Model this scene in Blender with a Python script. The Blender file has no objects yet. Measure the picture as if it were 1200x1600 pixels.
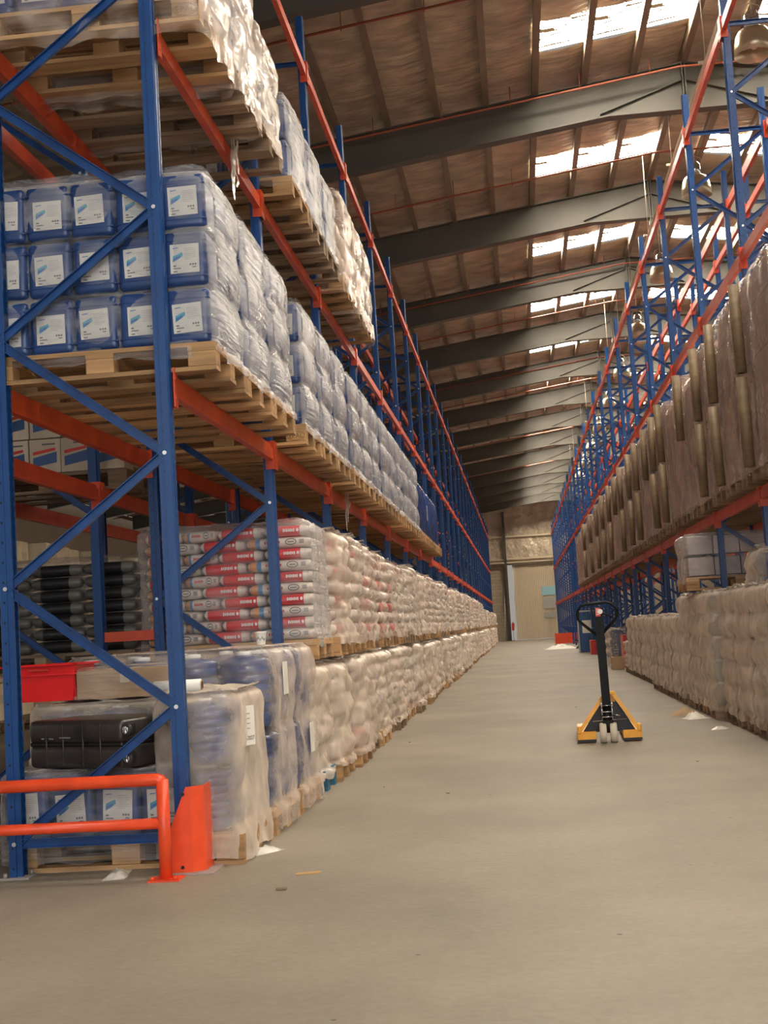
import bpy, bmesh, math, random
from mathutils import Vector, Matrix, Euler, noise
R = math.radians
random.seed(7)
SC = bpy.context.scene
COL = SC.collection

# ------------------------------------------------------------------ camera
F_PX = 2097.31
YAW, PITCH, ROLL, CAM_H = 0.0965, 0.0878, 0.0598, 1.1028
cam = bpy.data.cameras.new('camera')
camo = bpy.data.objects.new('camera', cam)
COL.objects.link(camo)
cam.sensor_fit = 'VERTICAL'
cam.sensor_height = 36.0
cam.lens = F_PX / 1600.0 * 36.0
cam.clip_end = 400
fw = Vector((-math.sin(YAW) * math.cos(PITCH), math.cos(YAW) * math.cos(PITCH), math.sin(PITCH)))
rt0 = Vector((math.cos(YAW), math.sin(YAW), 0))
up0 = rt0.cross(fw)
rt = rt0 * math.cos(ROLL) - up0 * math.sin(ROLL)
up = rt0 * math.sin(ROLL) + up0 * math.cos(ROLL)
camo.matrix_world = Matrix(((rt.x, up.x, -fw.x, 0), (rt.y, up.y, -fw.y, 0), (rt.z, up.z, -fw.z, CAM_H), (0, 0, 0, 1)))
SC.camera = camo

# ------------------------------------------------------------------ light
SC.view_settings.view_transform = 'Standard'
SC.view_settings.look = 'None'
SC.view_settings.gamma = 1.0
SC.view_settings.exposure = 0.48
w = bpy.data.worlds.new('daylight')
SC.world = w
w.use_nodes = True
bg = w.node_tree.nodes['Background']
bg.inputs[0].default_value = (1.0, 0.93, 0.84, 1)
bg.inputs[1].default_value = 0.25
SKY_E = 54.0           # how strongly the roof lights pass the daylight
def area(name, loc, rot, sx, sy, power, color=(1, .93, .84)):
    l = bpy.data.lights.new(name, 'AREA'); l.shape = 'RECTANGLE'
    l.size = sx; l.size_y = sy; l.energy = power; l.color = color
    o = bpy.data.objects.new(name, l); COL.objects.link(o)
    o.location = loc; o.rotation_euler = rot
    return o
# added fill light behind the camera, standing for an unseen open door
area('rear_fill', (1.5, -9, 3.6), (R(86), 0, 0), 11, 6, 650, (.95, .97, 1))
# added fill lights along both side walls, which have no doors, beyond the racks
area('side_fill', (21.5, 40, 2.8), (R(90), 0, R(90)), 84, 4.5, 1100, (1, .93, .82))
area('side_fill', (-16.5, 40, 2.8), (R(90), 0, R(-90)), 84, 4.5, 450, (1, .93, .82))

# ------------------------------------------------------------------ materials
MATS = {}
def nd(nt, t, **kw):
    n = nt.nodes.new(t)
    for k, v in kw.items():
        setattr(n, k, v)
    return n
def base_mat(name, col=(.5, .5, .5), rough=.5, metal=0.0, spec=.5):
    m = bpy.data.materials.new(name); m.use_nodes = True
    b = m.node_tree.nodes['Principled BSDF']
    b.inputs['Base Color'].default_value = (*col, 1)
    b.inputs['Roughness'].default_value = rough
    b.inputs['Metallic'].default_value = metal
    b.inputs['Specular IOR Level'].default_value = spec
    MATS[name] = m
    return m
def noisy(name, c1, c2, rough=.5, metal=0., scale=(5, 5, 5), ns=1.0, bump=0.0, bscale=None, detail=4, rand=0.0, spec=.5, coord='Object', bdist=.02):
    """two colours mixed by noise, optional bump, optional per object brightness change"""
    m = base_mat(name, c1, rough, metal, spec); nt = m.node_tree; b = nt.nodes['Principled BSDF']
    tc = nd(nt, 'ShaderNodeTexCoord'); mp = nd(nt, 'ShaderNodeMapping'); mp.inputs['Scale'].default_value = scale
    nt.links.new(tc.outputs[coord], mp.inputs[0])
    n = nd(nt, 'ShaderNodeTexNoise'); n.inputs['Scale'].default_value = ns; n.inputs['Detail'].default_value = detail
    src = mp.outputs[0]
    if rand:
        oi = nd(nt, 'ShaderNodeObjectInfo')
        ad = nd(nt, 'ShaderNodeVectorMath', operation='MULTIPLY_ADD')
        cb = nd(nt, 'ShaderNodeCombineXYZ')
        nt.links.new(oi.outputs['Random'], cb.inputs[0]); nt.links.new(oi.outputs['Random'], cb.inputs[2])
        ad.inputs[1].default_value = (37, 0, 53)
        nt.links.new(cb.outputs[0], ad.inputs[0]); nt.links.new(src, ad.inputs[2])
        src = ad.outputs[0]
    nt.links.new(src, n.inputs['Vector'])
    rp = nd(nt, 'ShaderNodeValToRGB')
    rp.color_ramp.elements[0].position = .35; rp.color_ramp.elements[1].position = .65
    rp.color_ramp.elements[0].color = (*c1, 1); rp.color_ramp.elements[1].color = (*c2, 1)
    nt.links.new(n.outputs['Fac'], rp.inputs[0])
    out = rp.outputs[0]
    if rand:
        hs = nd(nt, 'ShaderNodeHueSaturation')
        mr = nd(nt, 'ShaderNodeMapRange'); mr.inputs[3].default_value = 1 - rand; mr.inputs[4].default_value = 1 + rand
        nt.links.new(oi.outputs['Random'], mr.inputs[0]); nt.links.new(mr.outputs[0], hs.inputs['Value'])
        nt.links.new(out, hs.inputs['Color']); out = hs.outputs[0]
    nt.links.new(out, b.inputs['Base Color'])
    if bump:
        bp = nd(nt, 'ShaderNodeBump'); bp.inputs['Strength'].default_value = bump; bp.inputs['Distance'].default_value = bdist
        h = n.outputs['Fac']
        if bscale:
            mp2 = nd(nt, 'ShaderNodeMapping'); mp2.inputs['Scale'].default_value = bscale
            nt.links.new(tc.outputs[coord], mp2.inputs[0])
            n2 = nd(nt, 'ShaderNodeTexNoise'); n2.inputs['Scale'].default_value = 1; n2.inputs['Detail'].default_value = 3
            nt.links.new(mp2.outputs[0], n2.inputs['Vector']); h = n2.outputs['Fac']
        nt.links.new(h, bp.inputs['Height']); nt.links.new(bp.outputs[0], b.inputs['Normal'])
    return m

def math_node(nt, op, a, b=None, c=None):
    n = nd(nt, 'ShaderNodeMath', operation=op)
    for i, v in enumerate((a, b, c)):
        if v is None: continue
        if isinstance(v, (int, float)): n.inputs[i].default_value = v
        else: nt.links.new(v, n.inputs[i])
    return n.outputs[0]

def concrete():
    m = base_mat('concrete', (.4, .36, .3), .62); nt = m.node_tree; b = nt.nodes['Principled BSDF']
    tc = nd(nt, 'ShaderNodeTexCoord')
    n1 = nd(nt, 'ShaderNodeTexNoise'); n1.inputs['Scale'].default_value = .55; n1.inputs['Detail'].default_value = 8; n1.inputs['Roughness'].default_value = .62
    n2 = nd(nt, 'ShaderNodeTexNoise'); n2.inputs['Scale'].default_value = 26; n2.inputs['Detail'].default_value = 5
    mp = nd(nt, 'ShaderNodeMapping'); mp.inputs['Scale'].default_value = (1.1, .45, 1)
    n3 = nd(nt, 'ShaderNodeTexNoise'); n3.inputs['Scale'].default_value = 1.3; n3.inputs['Detail'].default_value = 6
    nt.links.new(tc.outputs['Object'], n1.inputs['Vector']); nt.links.new(tc.outputs['Object'], n2.inputs['Vector'])
    nt.links.new(tc.outputs['Object'], mp.inputs[0]); nt.links.new(mp.outputs[0], n3.inputs['Vector'])
    r1 = nd(nt, 'ShaderNodeValToRGB'); e = r1.color_ramp.elements
    e[0].position = .3; e[0].color = (.135, .112, .084, 1); e[0].position = .28; e[1].position = .72; e[1].color = (.345, .30, .238, 1)
    x = math_node(nt, 'MULTIPLY', n1.outputs['Fac'], .72)
    x = math_node(nt, 'MULTIPLY_ADD', n3.outputs['Fac'], .12, x)
    x = math_node(nt, 'MULTIPLY_ADD', n2.outputs['Fac'], .16, x)
    nt.links.new(x, r1.inputs[0])
    # dark crumbs
    v = nd(nt, 'ShaderNodeTexVoronoi'); v.inputs['Scale'].default_value = 3.2
    nt.links.new(tc.outputs['Object'], v.inputs['Vector'])
    s = math_node(nt, 'LESS_THAN', v.outputs['Distance'], .035)
    mx = nd(nt, 'ShaderNodeMix', data_type='RGBA'); nt.links.new(s, mx.inputs[0])
    nt.links.new(r1.outputs[0], mx.inputs[6]); mx.inputs[7].default_value = (.10, .08, .065, 1)
    nt.links.new(mx.outputs[2], b.inputs['Base Color'])
    rr = nd(nt, 'ShaderNodeMapRange'); rr.inputs[3].default_value = .45; rr.inputs[4].default_value = .8
    nt.links.new(n1.outputs['Fac'], rr.inputs[0]); nt.links.new(rr.outputs[0], b.inputs['Roughness'])
    bp = nd(nt, 'ShaderNodeBump'); bp.inputs['Strength'].default_value = .25; bp.inputs['Distance'].default_value = .01
    nt.links.new(n2.outputs['Fac'], bp.inputs['Height']); nt.links.new(bp.outputs[0], b.inputs['Normal'])
    return m
concrete()

def post_mat():
    """blue enamel with the two rows of slots rack posts have on the aisle side"""
    m = base_mat('blue_post', (.010, .085, .28), .32); nt = m.node_tree; b = nt.nodes['Principled BSDF']
    tc = nd(nt, 'ShaderNodeTexCoord'); sp = nd(nt, 'ShaderNodeSeparateXYZ'); nt.links.new(tc.outputs['Object'], sp.inputs[0])
    z = math_node(nt, 'ABSOLUTE', math_node(nt, 'SUBTRACT', math_node(nt, 'MODULO', sp.outputs[2], .05), .025))
    zz = math_node(nt, 'LESS_THAN', z, .011)
    y = math_node(nt, 'ABSOLUTE', math_node(nt, 'SUBTRACT', math_node(nt, 'ABSOLUTE', sp.outputs[1]), .022))
    yy = math_node(nt, 'LESS_THAN', y, .006)
    x = math_node(nt, 'GREATER_THAN', math_node(nt, 'ABSOLUTE', sp.outputs[0]), .028)
    f = math_node(nt, 'MULTIPLY', math_node(nt, 'MULTIPLY', zz, yy), x)
    y2 = math_node(nt, 'GREATER_THAN', math_node(nt, 'ABSOLUTE', sp.outputs[1]), .04)
    z2 = math_node(nt, 'LESS_THAN', math_node(nt, 'ABSOLUTE', math_node(nt, 'SUBTRACT', math_node(nt, 'MODULO', sp.outputs[2], .1), .05)), .006)
    x2 = math_node(nt, 'LESS_THAN', math_node(nt, 'ABSOLUTE', math_node(nt, 'SUBTRACT', sp.outputs[0], -.008)), .005)
    g = math_node(nt, 'MULTIPLY', math_node(nt, 'MULTIPLY', y2, z2), x2)
    f = math_node(nt, 'MAXIMUM', f, g)
    mx = nd(nt, 'ShaderNodeMix', data_type='RGBA'); nt.links.new(f, mx.inputs[0])
    n = nd(nt, 'ShaderNodeTexNoise'); n.inputs['Scale'].default_value = 6; n.inputs['Detail'].default_value = 6
    nt.links.new(tc.outputs['Object'], n.inputs['Vector'])
    rp = nd(nt, 'ShaderNodeValToRGB'); rp.color_ramp.elements[0].color = (.004, .040, .16, 1); rp.color_ramp.elements[1].color = (.008, .068, .245, 1)
    nt.links.new(n.outputs['Fac'], rp.inputs[0]); nt.links.new(rp.outputs[0], mx.inputs[6])
    mx.inputs[7].default_value = (.002, .006, .02, 1)  # slots are only coloured dark, for the shade inside the post
    nt.links.new(mx.outputs[2], b.inputs['Base Color'])
post_mat()
noisy('blue_steel', (.004, .040, .16), (.008, .064, .235), .3, scale=(4, 4, 4), ns=2)
noisy('orange_steel', (.66, .080, .022), (.52, .055, .018), .38, scale=(3, 3, 3), ns=2, bump=.03)
noisy('orange_guard', (.86, .085, .022), (.74, .07, .02), .36, scale=(3, 3, 3), ns=3, bump=.03)
base_mat('bolt', (.75, .76, .78), .3, .9)
base_mat('plate', (.33, .30, .28), .6, .2)
noisy('wood', (.50, .30, .13), (.33, .19, .09), .75, scale=(2.2, 26, 26), ns=1, bump=.25, rand=.26, detail=5)
noisy('wood_old', (.34, .23, .14), (.19, .13, .085), .8, scale=(2.2, 26, 26), ns=1, bump=.3, rand=.22, detail=5)
noisy('wood_blue', (.03, .12, .2), (.05, .17, .26), .7, scale=(2, 20, 20), ns=1, bump=.2)
noisy('can_blue', (.012, .038, .135), (.02, .055, .18), .3, scale=(6, 6, 6), ns=1, bump=.06, rand=.12)
noisy('drum_blue', (.010, .038, .135), (.02, .065, .21), .2, scale=(3, 3, 3), ns=1, rand=.1)
base_mat('drum_bright', (.02, .16, .52), .25)
base_mat('cap_white', (.75, .75, .73), .4)
base_mat('label_white', (.54, .53, .50), .45)
base_mat('label_teal', (.06, .30, .42), .45)
base_mat('label_blue', (.03, .13, .38), .45)
base_mat('ink', (.12, .12, .13), .5)
base_mat('ink_grey', (.38, .38, .38), .5)
base_mat('ink_brown', (.16, .085, .04), .7)
base_mat('black_plastic', (.006, .006, .006), .55, 0, .25)
base_mat('black_rubber', (.02, .02, .02), .6)
base_mat('chrome', (.7, .7, .7), .2, .9)
base_mat('wheel_cream', (.60, .54, .42), .5)
base_mat('red_plastic', (.80, .018, .02), .32)
base_mat('red_paint', (.60, .03, .02), .4)
noisy('yellow_paint', (.85, .42, .02), (.78, .33, .015), .38, scale=(5, 5, 5), ns=2)
noisy('carton', (.42, .27, .15), (.35, .22, .12), .72, scale=(3, 3, 3), ns=2, bump=.05, rand=.14)
noisy('carton_pale', (.60, .50, .38), (.50, .42, .32), .7, scale=(3, 3, 3), ns=2, rand=.14)
noisy('carton_cream', (.72, .62, .44), (.62, .52, .36), .65, scale=(4, 4, 2), ns=2, rand=.12)
noisy('tube_board', (.21, .145, .08), (.16, .11, .06), .5, scale=(3, 3, 9), ns=3, bump=.1)
noisy('panel_mauve', (.40, .26, .22), (.29, .19, .175), .5, scale=(1.2, 1.2, 1.2), ns=2, rand=.16)
noisy('tarp_white', (.74, .70, .62), (.62, .58, .50), .5, scale=(4, 4, 4), ns=2, bump=.4)
noisy('suitcase_shell', (.035, .027, .023), (.022, .018, .016), .36, scale=(6, 6, 6), ns=2)
base_mat('suitcase_dark', (.006, .005, .005), .45)
noisy('rafter_paint', (.088, .078, .056), (.068, .06, .044), .5, scale=(1, 1, 1), ns=1, bump=.0)
noisy('purlin_zinc', (.27, .20, .14), (.21, .155, .11), .45, .3, scale=(1, 1, 1), ns=2)
noisy('roof_foil', (.66, .545, .40), (.40, .325, .235), .42, .2, scale=(1.6, 2.2, 1), ns=1.4, bump=.9, bscale=(2.2, 9, 1), detail=6, bdist=.05)
noisy('wall_foil', (.62, .52, .38), (.48, .40, .29), .42, .25, scale=(1, 1, 1.4), ns=1.2, bump=1.0, bscale=(1.6, 1.6, 1.3), detail=6, bdist=.25)
noisy('side_wall', (.55, .47, .36), (.45, .39, .30), .7, scale=(.4, .4, .4), ns=1)
base_mat('pipe_red', (.30, .08, .04), .4)
base_mat('conduit', (.60, .50, .38), .35, .5)
base_mat('lamp_aluminium', (.62, .52, .36), .3, .6)
base_mat('door_cream', (.66, .56, .40), .5)
base_mat('door_white', (.74, .72, .66), .5)
base_mat('translucent_blue', (.35, .62, .70), .4)
base_mat('pane_grey', (.45, .44, .40), .4)
base_mat('steel_grey', (.45, .44, .42), .4, .6)
base_mat('paper', (.80, .77, .70), .6)
base_mat('cabinet_blue', (.03, .09, .24), .4)
base_mat('black_wrap', (.015, .015, .016), .3)

def block_mat():
    m = base_mat('block_wall', (.42, .35, .24), .8); nt = m.node_tree; b = nt.nodes['Principled BSDF']
    tc = nd(nt, 'ShaderNodeTexCoord'); mp = nd(nt, 'ShaderNodeMapping'); mp.inputs['Rotation'].default_value = (R(90), 0, 0)
    nt.links.new(tc.outputs['Object'], mp.inputs[0])
    br = nd(nt, 'ShaderNodeTexBrick'); br.inputs['Scale'].default_value = 1
    br.inputs['Brick Width'].default_value = .4; br.inputs['Row Height'].default_value = .2; br.inputs['Mortar Size'].default_value = .01
    br.inputs['Color1'].default_value = (.46, .38, .26, 1); br.inputs['Color2'].default_value = (.40, .33, .23, 1); br.inputs['Mortar'].default_value = (.28, .23, .16, 1)
    nt.links.new(mp.outputs[0], br.inputs['Vector']); nt.links.new(br.outputs[0], b.inputs['Base Color'])
block_mat()

def skylight_mat():
    """corrugated plastic roof light, streaked with dust, passing the daylight"""
    m = bpy.data.materials.new('roof_light'); m.use_nodes = True; nt = m.node_tree; nt.nodes.clear(); MATS['roof_light'] = m
    tc = nd(nt, 'ShaderNodeTexCoord'); mp = nd(nt, 'ShaderNodeMapping'); mp.inputs['Scale'].default_value = (1.6, 13, 1)
    n = nd(nt, 'ShaderNodeTexNoise'); n.inputs['Scale'].default_value = 1.2; n.inputs['Detail'].default_value = 5
    nt.links.new(tc.outputs['Object'], mp.inputs[0]); nt.links.new(mp.outputs[0], n.inputs['Vector'])
    rp = nd(nt, 'ShaderNodeValToRGB'); e = rp.color_ramp.elements
    e[0].position = .455; e[0].color = (.004, .0024, .0012, 1); e[1].position = .49; e[1].color = (1, .90, .74, 1)
    nt.links.new(n.outputs['Fac'], rp.inputs[0])
    em = nd(nt, 'ShaderNodeEmission'); em.inputs[1].default_value = SKY_E
    nt.links.new(rp.outputs[0], em.inputs[0])
    o = nd(nt, 'ShaderNodeOutputMaterial'); nt.links.new(em.outputs[0], o.inputs[0])
skylight_mat()

def film_mat(name, col, lo, hi, rough=.22, stretch=(3, 3, 38), bump=.5, power=1.6, patch=.25, bdist=.012):
    """thin stretch film: see-through face on, milky where it is seen at a low angle or lies in folds"""
    m = bpy.data.materials.new(name); m.use_nodes = True; nt = m.node_tree; MATS[name] = m
    b = nt.nodes['Principled BSDF']; out = nt.nodes['Material Output']
    b.inputs['Base Color'].default_value = (*col, 1); b.inputs['Roughness'].default_value = rough
    b.inputs['Specular IOR Level'].default_value = .7
    tc = nd(nt, 'ShaderNodeTexCoord'); oi = nd(nt, 'ShaderNodeObjectInfo')
    cb = nd(nt, 'ShaderNodeCombineXYZ'); nt.links.new(oi.outputs['Random'], cb.inputs[0]); nt.links.new(oi.outputs['Random'], cb.inputs[1])
    ad = nd(nt, 'ShaderNodeVectorMath', operation='MULTIPLY_ADD'); ad.inputs[1].default_value = (31, 17, 0)
    nt.links.new(cb.outputs[0], ad.inputs[0]); nt.links.new(tc.outputs['Object'], ad.inputs[2])
    mp = nd(nt, 'ShaderNodeMapping'); mp.inputs['Scale'].default_value = stretch; mp.inputs['Rotation'].default_value = (R(9), R(7), 0)
    nt.links.new(ad.outputs[0], mp.inputs[0])
    n = nd(nt, 'ShaderNodeTexNoise'); n.inputs['Scale'].default_value = 1; n.inputs['Detail'].default_value = 3
    nt.links.new(mp.outputs[0], n.inputs['Vector'])
    n2 = nd(nt, 'ShaderNodeTexNoise'); n2.inputs['Scale'].default_value = 4.5; n2.inputs['Detail'].default_value = 3
    nt.links.new(ad.outputs[0], n2.inputs['Vector'])
    bp = nd(nt, 'ShaderNodeBump'); bp.inputs['Strength'].default_value = bump; bp.inputs['Distance'].default_value = bdist
    hsum = math_node(nt, 'MULTIPLY_ADD', n2.outputs['Fac'], 1.2, n.outputs['Fac'])
    nt.links.new(hsum, bp.inputs['Height']); nt.links.new(bp.outputs[0], b.inputs['Normal'])
    lw = nd(nt, 'ShaderNodeLayerWeight'); lw.inputs[0].default_value = .5
    f = math_node(nt, 'POWER', lw.outputs['Facing'], power)
    mr = nd(nt, 'ShaderNodeMapRange'); mr.inputs[3].default_value = lo; mr.inputs[4].default_value = hi
    nt.links.new(f, mr.inputs[0])
    p = math_node(nt, 'SUBTRACT', math_node(nt, 'MULTIPLY_ADD', n.outputs['Fac'], .6, math_node(nt, 'MULTIPLY', n2.outputs['Fac'], 1.0)), .8)
    f2 = math_node(nt, 'MULTIPLY_ADD', p, patch * 2, mr.outputs[0])
    cl = nd(nt, 'ShaderNodeClamp'); nt.links.new(f2, cl.inputs[0]); cl.inputs[1].default_value = .03; cl.inputs[2].default_value = .97
    tr = nd(nt, 'ShaderNodeBsdfTransparent'); mx = nd(nt, 'ShaderNodeMixShader')
    nt.links.new(cl.outputs[0], mx.inputs[0]); nt.links.new(tr.outputs[0], mx.inputs[1]); nt.links.new(b.outputs[0], mx.inputs[2])
    nt.links.new(mx.outputs[0], out.inputs[0])
film_mat('film_clear', (.70, .69, .70), .12, .76, power=1.5, patch=.30, stretch=(3, 3, 55), bump=1.0, bdist=.016, rough=.18)
film_mat('film_milky', (.82, .70, .60), .10, .74, power=1.3, stretch=(6, 6, 12), patch=.40, bump=.7)
film_mat('film_cream', (.80, .68, .56), .34, .86, power=1.1, stretch=(7, 7, 7), patch=.38, bump=.6, rough=.28)
film_mat('film_heavy', (.80, .70, .59), .15, .70, power=1.0, rough=.35, stretch=(5, 5, 14), patch=.3)
film_mat('film_dark', (.72, .60, .50), .14, .55, power=1.4, rough=.13, stretch=(3, 7, 22), bump=1.0, patch=.42, bdist=.035)
film_mat('film_scrap', (.80, .78, .72), .55, .9, power=1.0, rough=.2, stretch=(12, 12, 12), patch=.3)

def banded(name, bands, rough=.42):
    """printed sack: colour bands along its length, with blotchy print lines; bands = [(pos, colour)]"""
    m = base_mat(name, (.7, .7, .7), rough); nt = m.node_tree; b = nt.nodes['Principled BSDF']
    tc = nd(nt, 'ShaderNodeTexCoord'); sp = nd(nt, 'ShaderNodeSeparateXYZ'); nt.links.new(tc.outputs['Generated'], sp.inputs[0])
    rp = nd(nt, 'ShaderNodeValToRGB'); cr = rp.color_ramp; cr.interpolation = 'CONSTANT'
    cr.elements[0].position = 0; cr.elements[0].color = (*bands[0][1], 1)
    cr.elements[1].position = bands[1][0]; cr.elements[1].color = (*bands[1][1], 1)
    for p, c in bands[2:]:
        e = cr.elements.new(p); e.color = (*c, 1)
    nt.links.new(sp.outputs[0], rp.inputs[0])
    n = nd(nt, 'ShaderNodeTexNoise'); n.inputs['Scale'].default_value = 9; n.inputs['Detail'].default_value = 4
    nt.links.new(tc.outputs['Object'], n.inputs['Vector'])
    bp = nd(nt, 'ShaderNodeBump'); bp.inputs['Strength'].default_value = .35; bp.inputs['Distance'].default_value = .02
    nt.links.new(n.outputs['Fac'], bp.inputs['Height']); nt.links.new(bp.outputs[0], b.inputs['Normal'])
    nt.links.new(rp.outputs[0], b.inputs['Base Color'])
WH = (.66, .59, .52); RD = (.64, .025, .03); TX = (.80, .55, .50)
banded('sack_red', [(0, WH), (.10, RD), (.80, WH), (.88, (.58, .50, .46))])
banded('sack_white', [(0, WH), (.04, (.62, .30, .14)), (.16, (.10, .25, .48)), (.23, WH)])
banded('sack_plain', [(0, (.60, .52, .44)), (.2, (.66, .57, .49)), (.75, (.62, .54, .46))])
banded('sack_blue', [(0, WH), (.2, (.30, .48, .55)), (.4, WH), (.7, (.55, .45, .40))])
banded('sack_dark', [(0, (.10, .10, .09)), (.2, (.018, .018, .02)), (.75, (.16, .15, .13))])
banded('sack_green', [(0, (.5, .5, .42)), (.25, (.05, .28, .16)), (.7, (.5, .5, .42))])

# ------------------------------------------------------------------ mesh helpers
class MB:
    """collects shapes into one mesh"""
    def __init__(s): s.bm = bmesh.new(); s.mi = 0
    def _mark(s, n0):
        s.bm.faces.ensure_lookup_table()
        for f in s.bm.faces[n0:]: f.material_index = s.mi
    def box(s, c, d, rot=None, bev=0, seg=2):
        n0 = len(s.bm.faces)
        M = Matrix.Translation(c)
        if rot is not None: M = M @ Euler(rot).to_matrix().to_4x4()
        M = M @ Matrix.Diagonal((*d, 1))
        if bev:
            t = bmesh.new(); bmesh.ops.create_cube(t, size=1, matrix=Matrix.Diagonal((*d, 1)))
            bmesh.ops.bevel(t, geom=t.edges[:], offset=bev, segments=seg, profile=.6, affect='EDGES')
            M2 = Matrix.Translation(c)
            if rot is not None: M2 = M2 @ Euler(rot).to_matrix().to_4x4()
            s.add(t, M2); t.free()
        else:
            bmesh.ops.create_cube(s.bm, size=1, matrix=M)
        s._mark(n0); return s
    def add(s, t, M=Matrix.Identity(4)):
        vs = [s.bm.verts.new(M @ v.co) for v in t.verts]
        t.verts.index_update()
        for f in t.faces:
            nf = s.bm.faces.new([vs[v.index] for v in f.verts]); nf.smooth = f.smooth
            nf.material_index = s.mi
    def bar(s, a, b, wd, ht, upv=(0, 0, 1)):
        a = Vector(a); b = Vector(b); d = b - a; L = d.length; d.normalize()
        u = Vector(upv); r = d.cross(u)
        if r.length < 1e-4: u = Vector((0, 1, 0)); r = d.cross(u)
        r.normalize(); u = r.cross(d)
        n0 = len(s.bm.faces)
        M = Matrix(((r.x * wd, d.x * L, u.x * ht, (a.x + b.x) / 2), (r.y * wd, d.y * L, u.y * ht, (a.y + b.y) / 2), (r.z * wd, d.z * L, u.z * ht, (a.z + b.z) / 2), (0, 0, 0, 1)))
        bmesh.ops.create_cube(s.bm, size=1, matrix=M); s._mark(n0); return s
    def cyl(s, a, b, r, seg=12, r2=None, smooth=True):
        a = Vector(a); b = Vector(b); d = b - a
        n0 = len(s.bm.faces)
        q = d.to_track_quat('Z', 'Y').to_matrix().to_4x4()
        bmesh.ops.create_cone(s.bm, cap_ends=True, segments=seg, radius1=r, radius2=r if r2 is None else r2, depth=d.length, matrix=Matrix.Translation((a + b) / 2) @ q)
        s._mark(n0)
        if smooth:
            for f in s.bm.faces[n0:]: f.smooth = len(f.verts) == 4
        return s
    def lathe(s, prof, c=(0, 0, 0), seg=20, axis='Z', caps=True):
        n0 = len(s.bm.faces); rings = []
        for r, h in prof:
            ring = []
            for i in range(seg):
                t = 2 * math.pi * i / seg; x, y = r * math.cos(t), r * math.sin(t)
                p = {'Z': (x, y, h), 'Y': (x, h, y), 'X': (h, x, y)}[axis]
                ring.append(s.bm.verts.new((p[0] + c[0], p[1] + c[1], p[2] + c[2])))
            rings.append(ring)
        for a, b in zip(rings, rings[1:]):
            for i in range(seg):
                f = s.bm.faces.new((a[i], a[(i + 1) % seg], b[(i + 1) % seg], b[i])); f.smooth = True
        if caps:
            s.bm.faces.new(rings[0]); s.bm.faces.new(rings[-1])
        s._mark(n0); return s
    def tube(s, pts, r, seg=10):
        pts = [Vector(p) for p in pts]; n0 = len(s.bm.faces); rings = []
        for i, p in enumerate(pts):
            d = (pts[min(i + 1, len(pts) - 1)] - pts[max(i - 1, 0)]).normalized()
            u = Vector((0, 0, 1)) if abs(d.z) < .9 else Vector((0, 1, 0))
            a = d.cross(u).normalized(); b2 = a.cross(d)
            rings.append([s.bm.verts.new(p + (a * math.cos(2 * math.pi * k / seg) + b2 * math.sin(2 * math.pi * k / seg)) * r) for k in range(seg)])
        for a, b in zip(rings, rings[1:]):
            for i in range(seg):
                f = s.bm.faces.new((a[i], a[(i + 1) % seg], b[(i + 1) % seg], b[i])); f.smooth = True
        s.bm.faces.new(rings[0]); s.bm.faces.new(rings[-1]); s._mark(n0); return s
    def prism(s, poly, z0, z1, M=Matrix.Identity(4)):
        n0 = len(s.bm.faces)
        a = [s.bm.verts.new(M @ Vector((x, y, z0))) for x, y in poly]; b = [s.bm.verts.new(M @ Vector((x, y, z1))) for x, y in poly]
        n = len(poly)
        for i in range(n): s.bm.faces.new((a[i], a[(i + 1) % n], b[(i + 1) % n], b[i]))
        s.bm.faces.new(a[::-1]); s.bm.faces.new(b); s._mark(n0); return s
    def quad(s, *p):
        n0 = len(s.bm.faces); s.bm.faces.new([s.bm.verts.new(q) for q in p]); s._mark(n0); return s
    def mesh(s, name, mats, norm=True):
        if norm: bmesh.ops.recalc_face_normals(s.bm, faces=s.bm.faces[:])
        me = bpy.data.meshes.new(name); s.bm.to_mesh(me); s.bm.free()
        for m in (mats if isinstance(mats, (list, tuple)) else [mats]): me.materials.append(MATS[m])
        return me

def link(name, me, parent=None, loc=(0, 0, 0), rot=(0, 0, 0), scale=(1, 1, 1)):
    o = bpy.data.objects.new(name, me); COL.objects.link(o)
    o.parent = parent; o.location = loc; o.rotation_euler = rot; o.scale = scale
    return o
def tag(o, label, cat, group=None, kind=None):
    o['label'] = label; o['category'] = cat
    if group: o['group'] = group
    if kind: o['kind'] = kind
    return o
def thing(name, label, cat, loc=(0, 0, 0), rot=(0, 0, 0), group=None):
    o = link(name, None, None, loc, rot); o.empty_display_size = .1
    return tag(o, label, cat, group)
def struct(name, me, loc=(0, 0, 0)):
    o = link(name, me, None, loc); o['kind'] = 'structure'; return o
ONES = ['', 'first', 'second', 'third', 'fourth', 'fifth', 'sixth', 'seventh', 'eighth', 'ninth', 'tenth', 'eleventh', 'twelfth', 'thirteenth', 'fourteenth', 'fifteenth', 'sixteenth', 'seventeenth', 'eighteenth', 'nineteenth']
TENS = {2: 'twent', 3: 'thirt', 4: 'fort', 5: 'fift', 6: 'sixt', 7: 'sevent', 8: 'eight'}
def nth(n):
    if n < 20: return ONES[n]
    t, u = divmod(n, 10)
    return TENS[t] + 'ieth' if u == 0 else TENS[t] + 'y-' + ONES[u]

def lettering(name, text, size, mat, parent, loc, rot, extrude=.0004):
    c = bpy.data.curves.new(name, 'FONT'); c.body = text; c.size = size; c.align_x = 'CENTER'; c.align_y = 'CENTER'; c.extrude = extrude
    o = bpy.data.objects.new(name, c); me = bpy.data.meshes.new_from_object(o); bpy.data.objects.remove(o)
    me.materials.clear(); me.materials.append(MATS[mat])
    return link(name, me, parent, loc, rot)

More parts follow.
